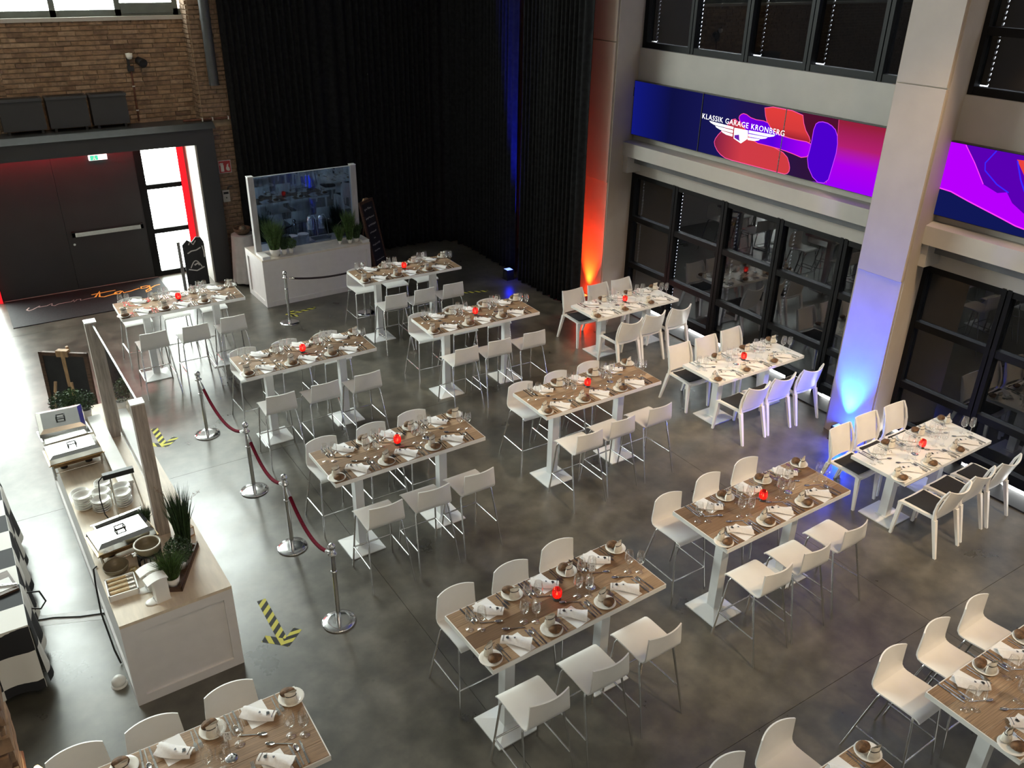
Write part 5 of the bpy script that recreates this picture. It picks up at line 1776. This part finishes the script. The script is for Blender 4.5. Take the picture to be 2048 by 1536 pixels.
# chalkboard leaning at the right of the rear buffet
t = thing('menu_board', 'tall narrow chalkboard menu in wooden frame right of the rear buffet', 'chalkboard', (6.66, 14.80, 0), R(34))
bd = part('board', MB().box((-.20, -.012, .05), (.20, .012, 1.42)), CHALKB, t, (0, .0, .0), (R(-12), 0, R(0)))
part('frame', MB().box((-.235, -.02, 0), (-.19, .02, 1.47)).box((.19, -.02, 0), (.235, .02, 1.47)).box((-.235, -.02, 1.415), (.235, .02, 1.47)).box((-.235, -.02, 0), (.235, .02, .05)), DWOOD, bd)
part('top_ornament', MB().prism([(-.10, 1.47), (.10, 1.47), (.06, 1.50), (-.05, 1.51)], -.015, .015, lambda x, y, z: (x, z, y)), WOODN, bd)
part('back_leg', MB().tube([(-.16, .46, .0), (-.14, .24, 1.15)], .016, 6).tube([(.16, .46, .0), (.14, .24, 1.15)], .016, 6), DWOOD, t)
wr_ = MB()
rn = random.Random(5)
for z, x0, x1, am in ((1.30, -.13, .12, .030), (1.13, -.15, .15, .022), (.99, -.12, .15, .024), (.85, -.12, .11, .026), (.73, -.03, .03, .018), (.61, -.13, .14, .028), (.49, -.11, .09, .022), (.30, -.12, .16, .012)):
    pts = []
    n = int((x1 - x0) / .009)
    for i in range(n + 1):
        x = x0 + (x1 - x0) * i / n
        pts.append((x, z + am * math.sin(i * 2.1 + rn.uniform(-.7, .7)) * rn.uniform(.3, 1) + .03 * (x - x0)))
    wr_.strip(pts, .0075, -.0125, lambda a, b, c: (a, c, b))
cw_ = part('chalk_writing', wr_, CHALK, bd)
cw_['kind'] = 'stuff'

# draped side table left of the rear buffet
t = thing('draped_table', 'small round table under a grey-white cloth left of the rear buffet', 'table', (4.25, 15.66, 0))


def drape(u, v):
    a = u * 2 * PI
    r = .21 + .05 * v + .024 * v * math.sin(9 * a)
    return (r * math.cos(a), r * math.sin(a), .95 - .90 * v), (math.cos(a), math.sin(a), 0)


part('cloth', MB().sheet(drape, 48, 6).lathe([(0, .951), (.21, .95)], 48), mat('grey_cloth', (.46, .43, .41), .85, var=.05), t)
part('pedestal', MB().tube([(0, 0, 0), (0, 0, .94)], .03, 10), BLACKP, t)
t = thing('wicker_bowl', 'dark wicker bowl on the draped table left of rear buffet', 'basket', (4.25, 15.66, .952))
part('bowl', MB().lathe([(0, 0), (.09, 0), (.15, .06), (.16, .12), (.145, .12), (.13, .06), (.08, .015), (0, .012)], 20), WICKER, t)
part('fruit', MB().lathe([(0, .02), (.06, .04), (.07, .09), (.04, .14), (0, .15)], 12), OLIVE, t)

# black welcome stand and metal pole beside the glass door
t = thing('chalk_stand', 'black display stand with white chalk food drawings before the door glass', 'chalkboard', (3.36, 15.78, 0), R(-6))
part('board', MB().box((-.19, -.02, .04), (.19, .02, .86)), CHALKB, t)
part('cut_out_top', MB().prism([(-.19, .86), (-.10, .95), (-.02, .90), (.06, .99), (.14, .98), (.19, .88), (.17, .86)], -.018, .018, lambda x, y, z: (x, z, y)), CHALKB, t)
part('foot', MB().box((-.16, -.14, 0), (-.11, .14, .04)).box((.11, -.14, 0), (.16, .14, .04)), BLACKP, t)
dr = MB()
T3 = lambda a, b, c: (a, c, b)
dr.strip([(-.10 + .20 * i / 12, .42 + .13 * math.sin(PI * i / 12)) for i in range(13)], .018, -.022, T3)
dr.strip([(-.14, .40), (.0, .36), (.14, .42)], .022, -.022, T3)
dr.strip([(-.12, .70), (-.05, .74), (.04, .75), (.12, .79)], .022, -.022, T3)
dr.strip([(.15, .82), (.17, .70), (.165, .60)], .02, -.022, T3)
dr.strip([(-.08, .86), (-.05, .92), (.0, .86), (.05, .93)], .02, -.022, T3)
dr.strip([(-.03, .47), (.03, .50), (.06, .46)], .03, -.0225, T3)
part('chalk_drawing', dr, CHALK, t)
t = thing('sign_pole', 'slim grey metal pole standing beside the black display stand', 'pole', (3.06, 15.55, 0))
part('pole', MB().box((-.025, -.025, .01), (.025, .025, 1.00)), mat('grey_metal', (.28, .27, .27), .4, .6), t)
part('foot', MB().box((-.10, -.10, 0), (.10, .10, .01)), BLACKP, t)
part('top_plate', MB().box((-.05, -.03, 1.0), (.05, .03, 1.015)), STEEL, t)

# ================================================================== BRICK PIER WITH LAMP, bottom left
pier = struct('wall_pier', MB().box((-1.25, 2.72, 0), (-.335, 2.985, 8.5)), MORTAR)
for k in range(52):
    z = 1.2 + k * .078
    L, me, q_ = bm_[k % 8]
    for c, f in ((-.335 - L / 2 - (.0 if k % 2 else -.02) + .012, 0), (-.335 - L * 1.5 - .02, 0)):
        o = obj('brick', me, pier, (c, 2.72, z), (0, 0, 0))
    o = obj('brick', me, pier, (-.335, 2.852, z), (0, 0, PI / 2))
t = thing('wall_lantern', 'bright warm twin-bulb wall lantern on the brick pier, bottom left', 'lamp', (-.29, 2.96, 2.66))
LANT = mat('lantern_copper', (.22, .07, .02), .4, .6)
part('back_plate', MB().box((-.045, -.05, .0), (-.032, .05, .22)), LANT, t)
part('roof', MB().prism([(-.045, .20), (-.02, .20), (-.02, .215), (-.045, .225)], -.06, .06, lambda x, y, z: (x, z, y)), LANT, t)
part('floor_plate', MB().box((-.035, -.055, 0), (.05, .055, .012)), LANT, t)
for sy in (-.028, .028):
    b = part('bulb', MB().lathe([(0, .03), (.012, .034), (.021, .065), (.021, .085), (.010, .115), (0, .12)], 12, (.008, sy, .02)), glow('warm_bulb', (1.0, .52, .16), 26.0), t)
    part('socket', MB().tube([(.008, sy, .012), (.008, sy, .055)], .010, 8), LANT, b)
light('lantern_light', 'POINT', (-.255, 2.96, 2.75), 5, (1.0, .55, .22), shadow_soft_size=.05)
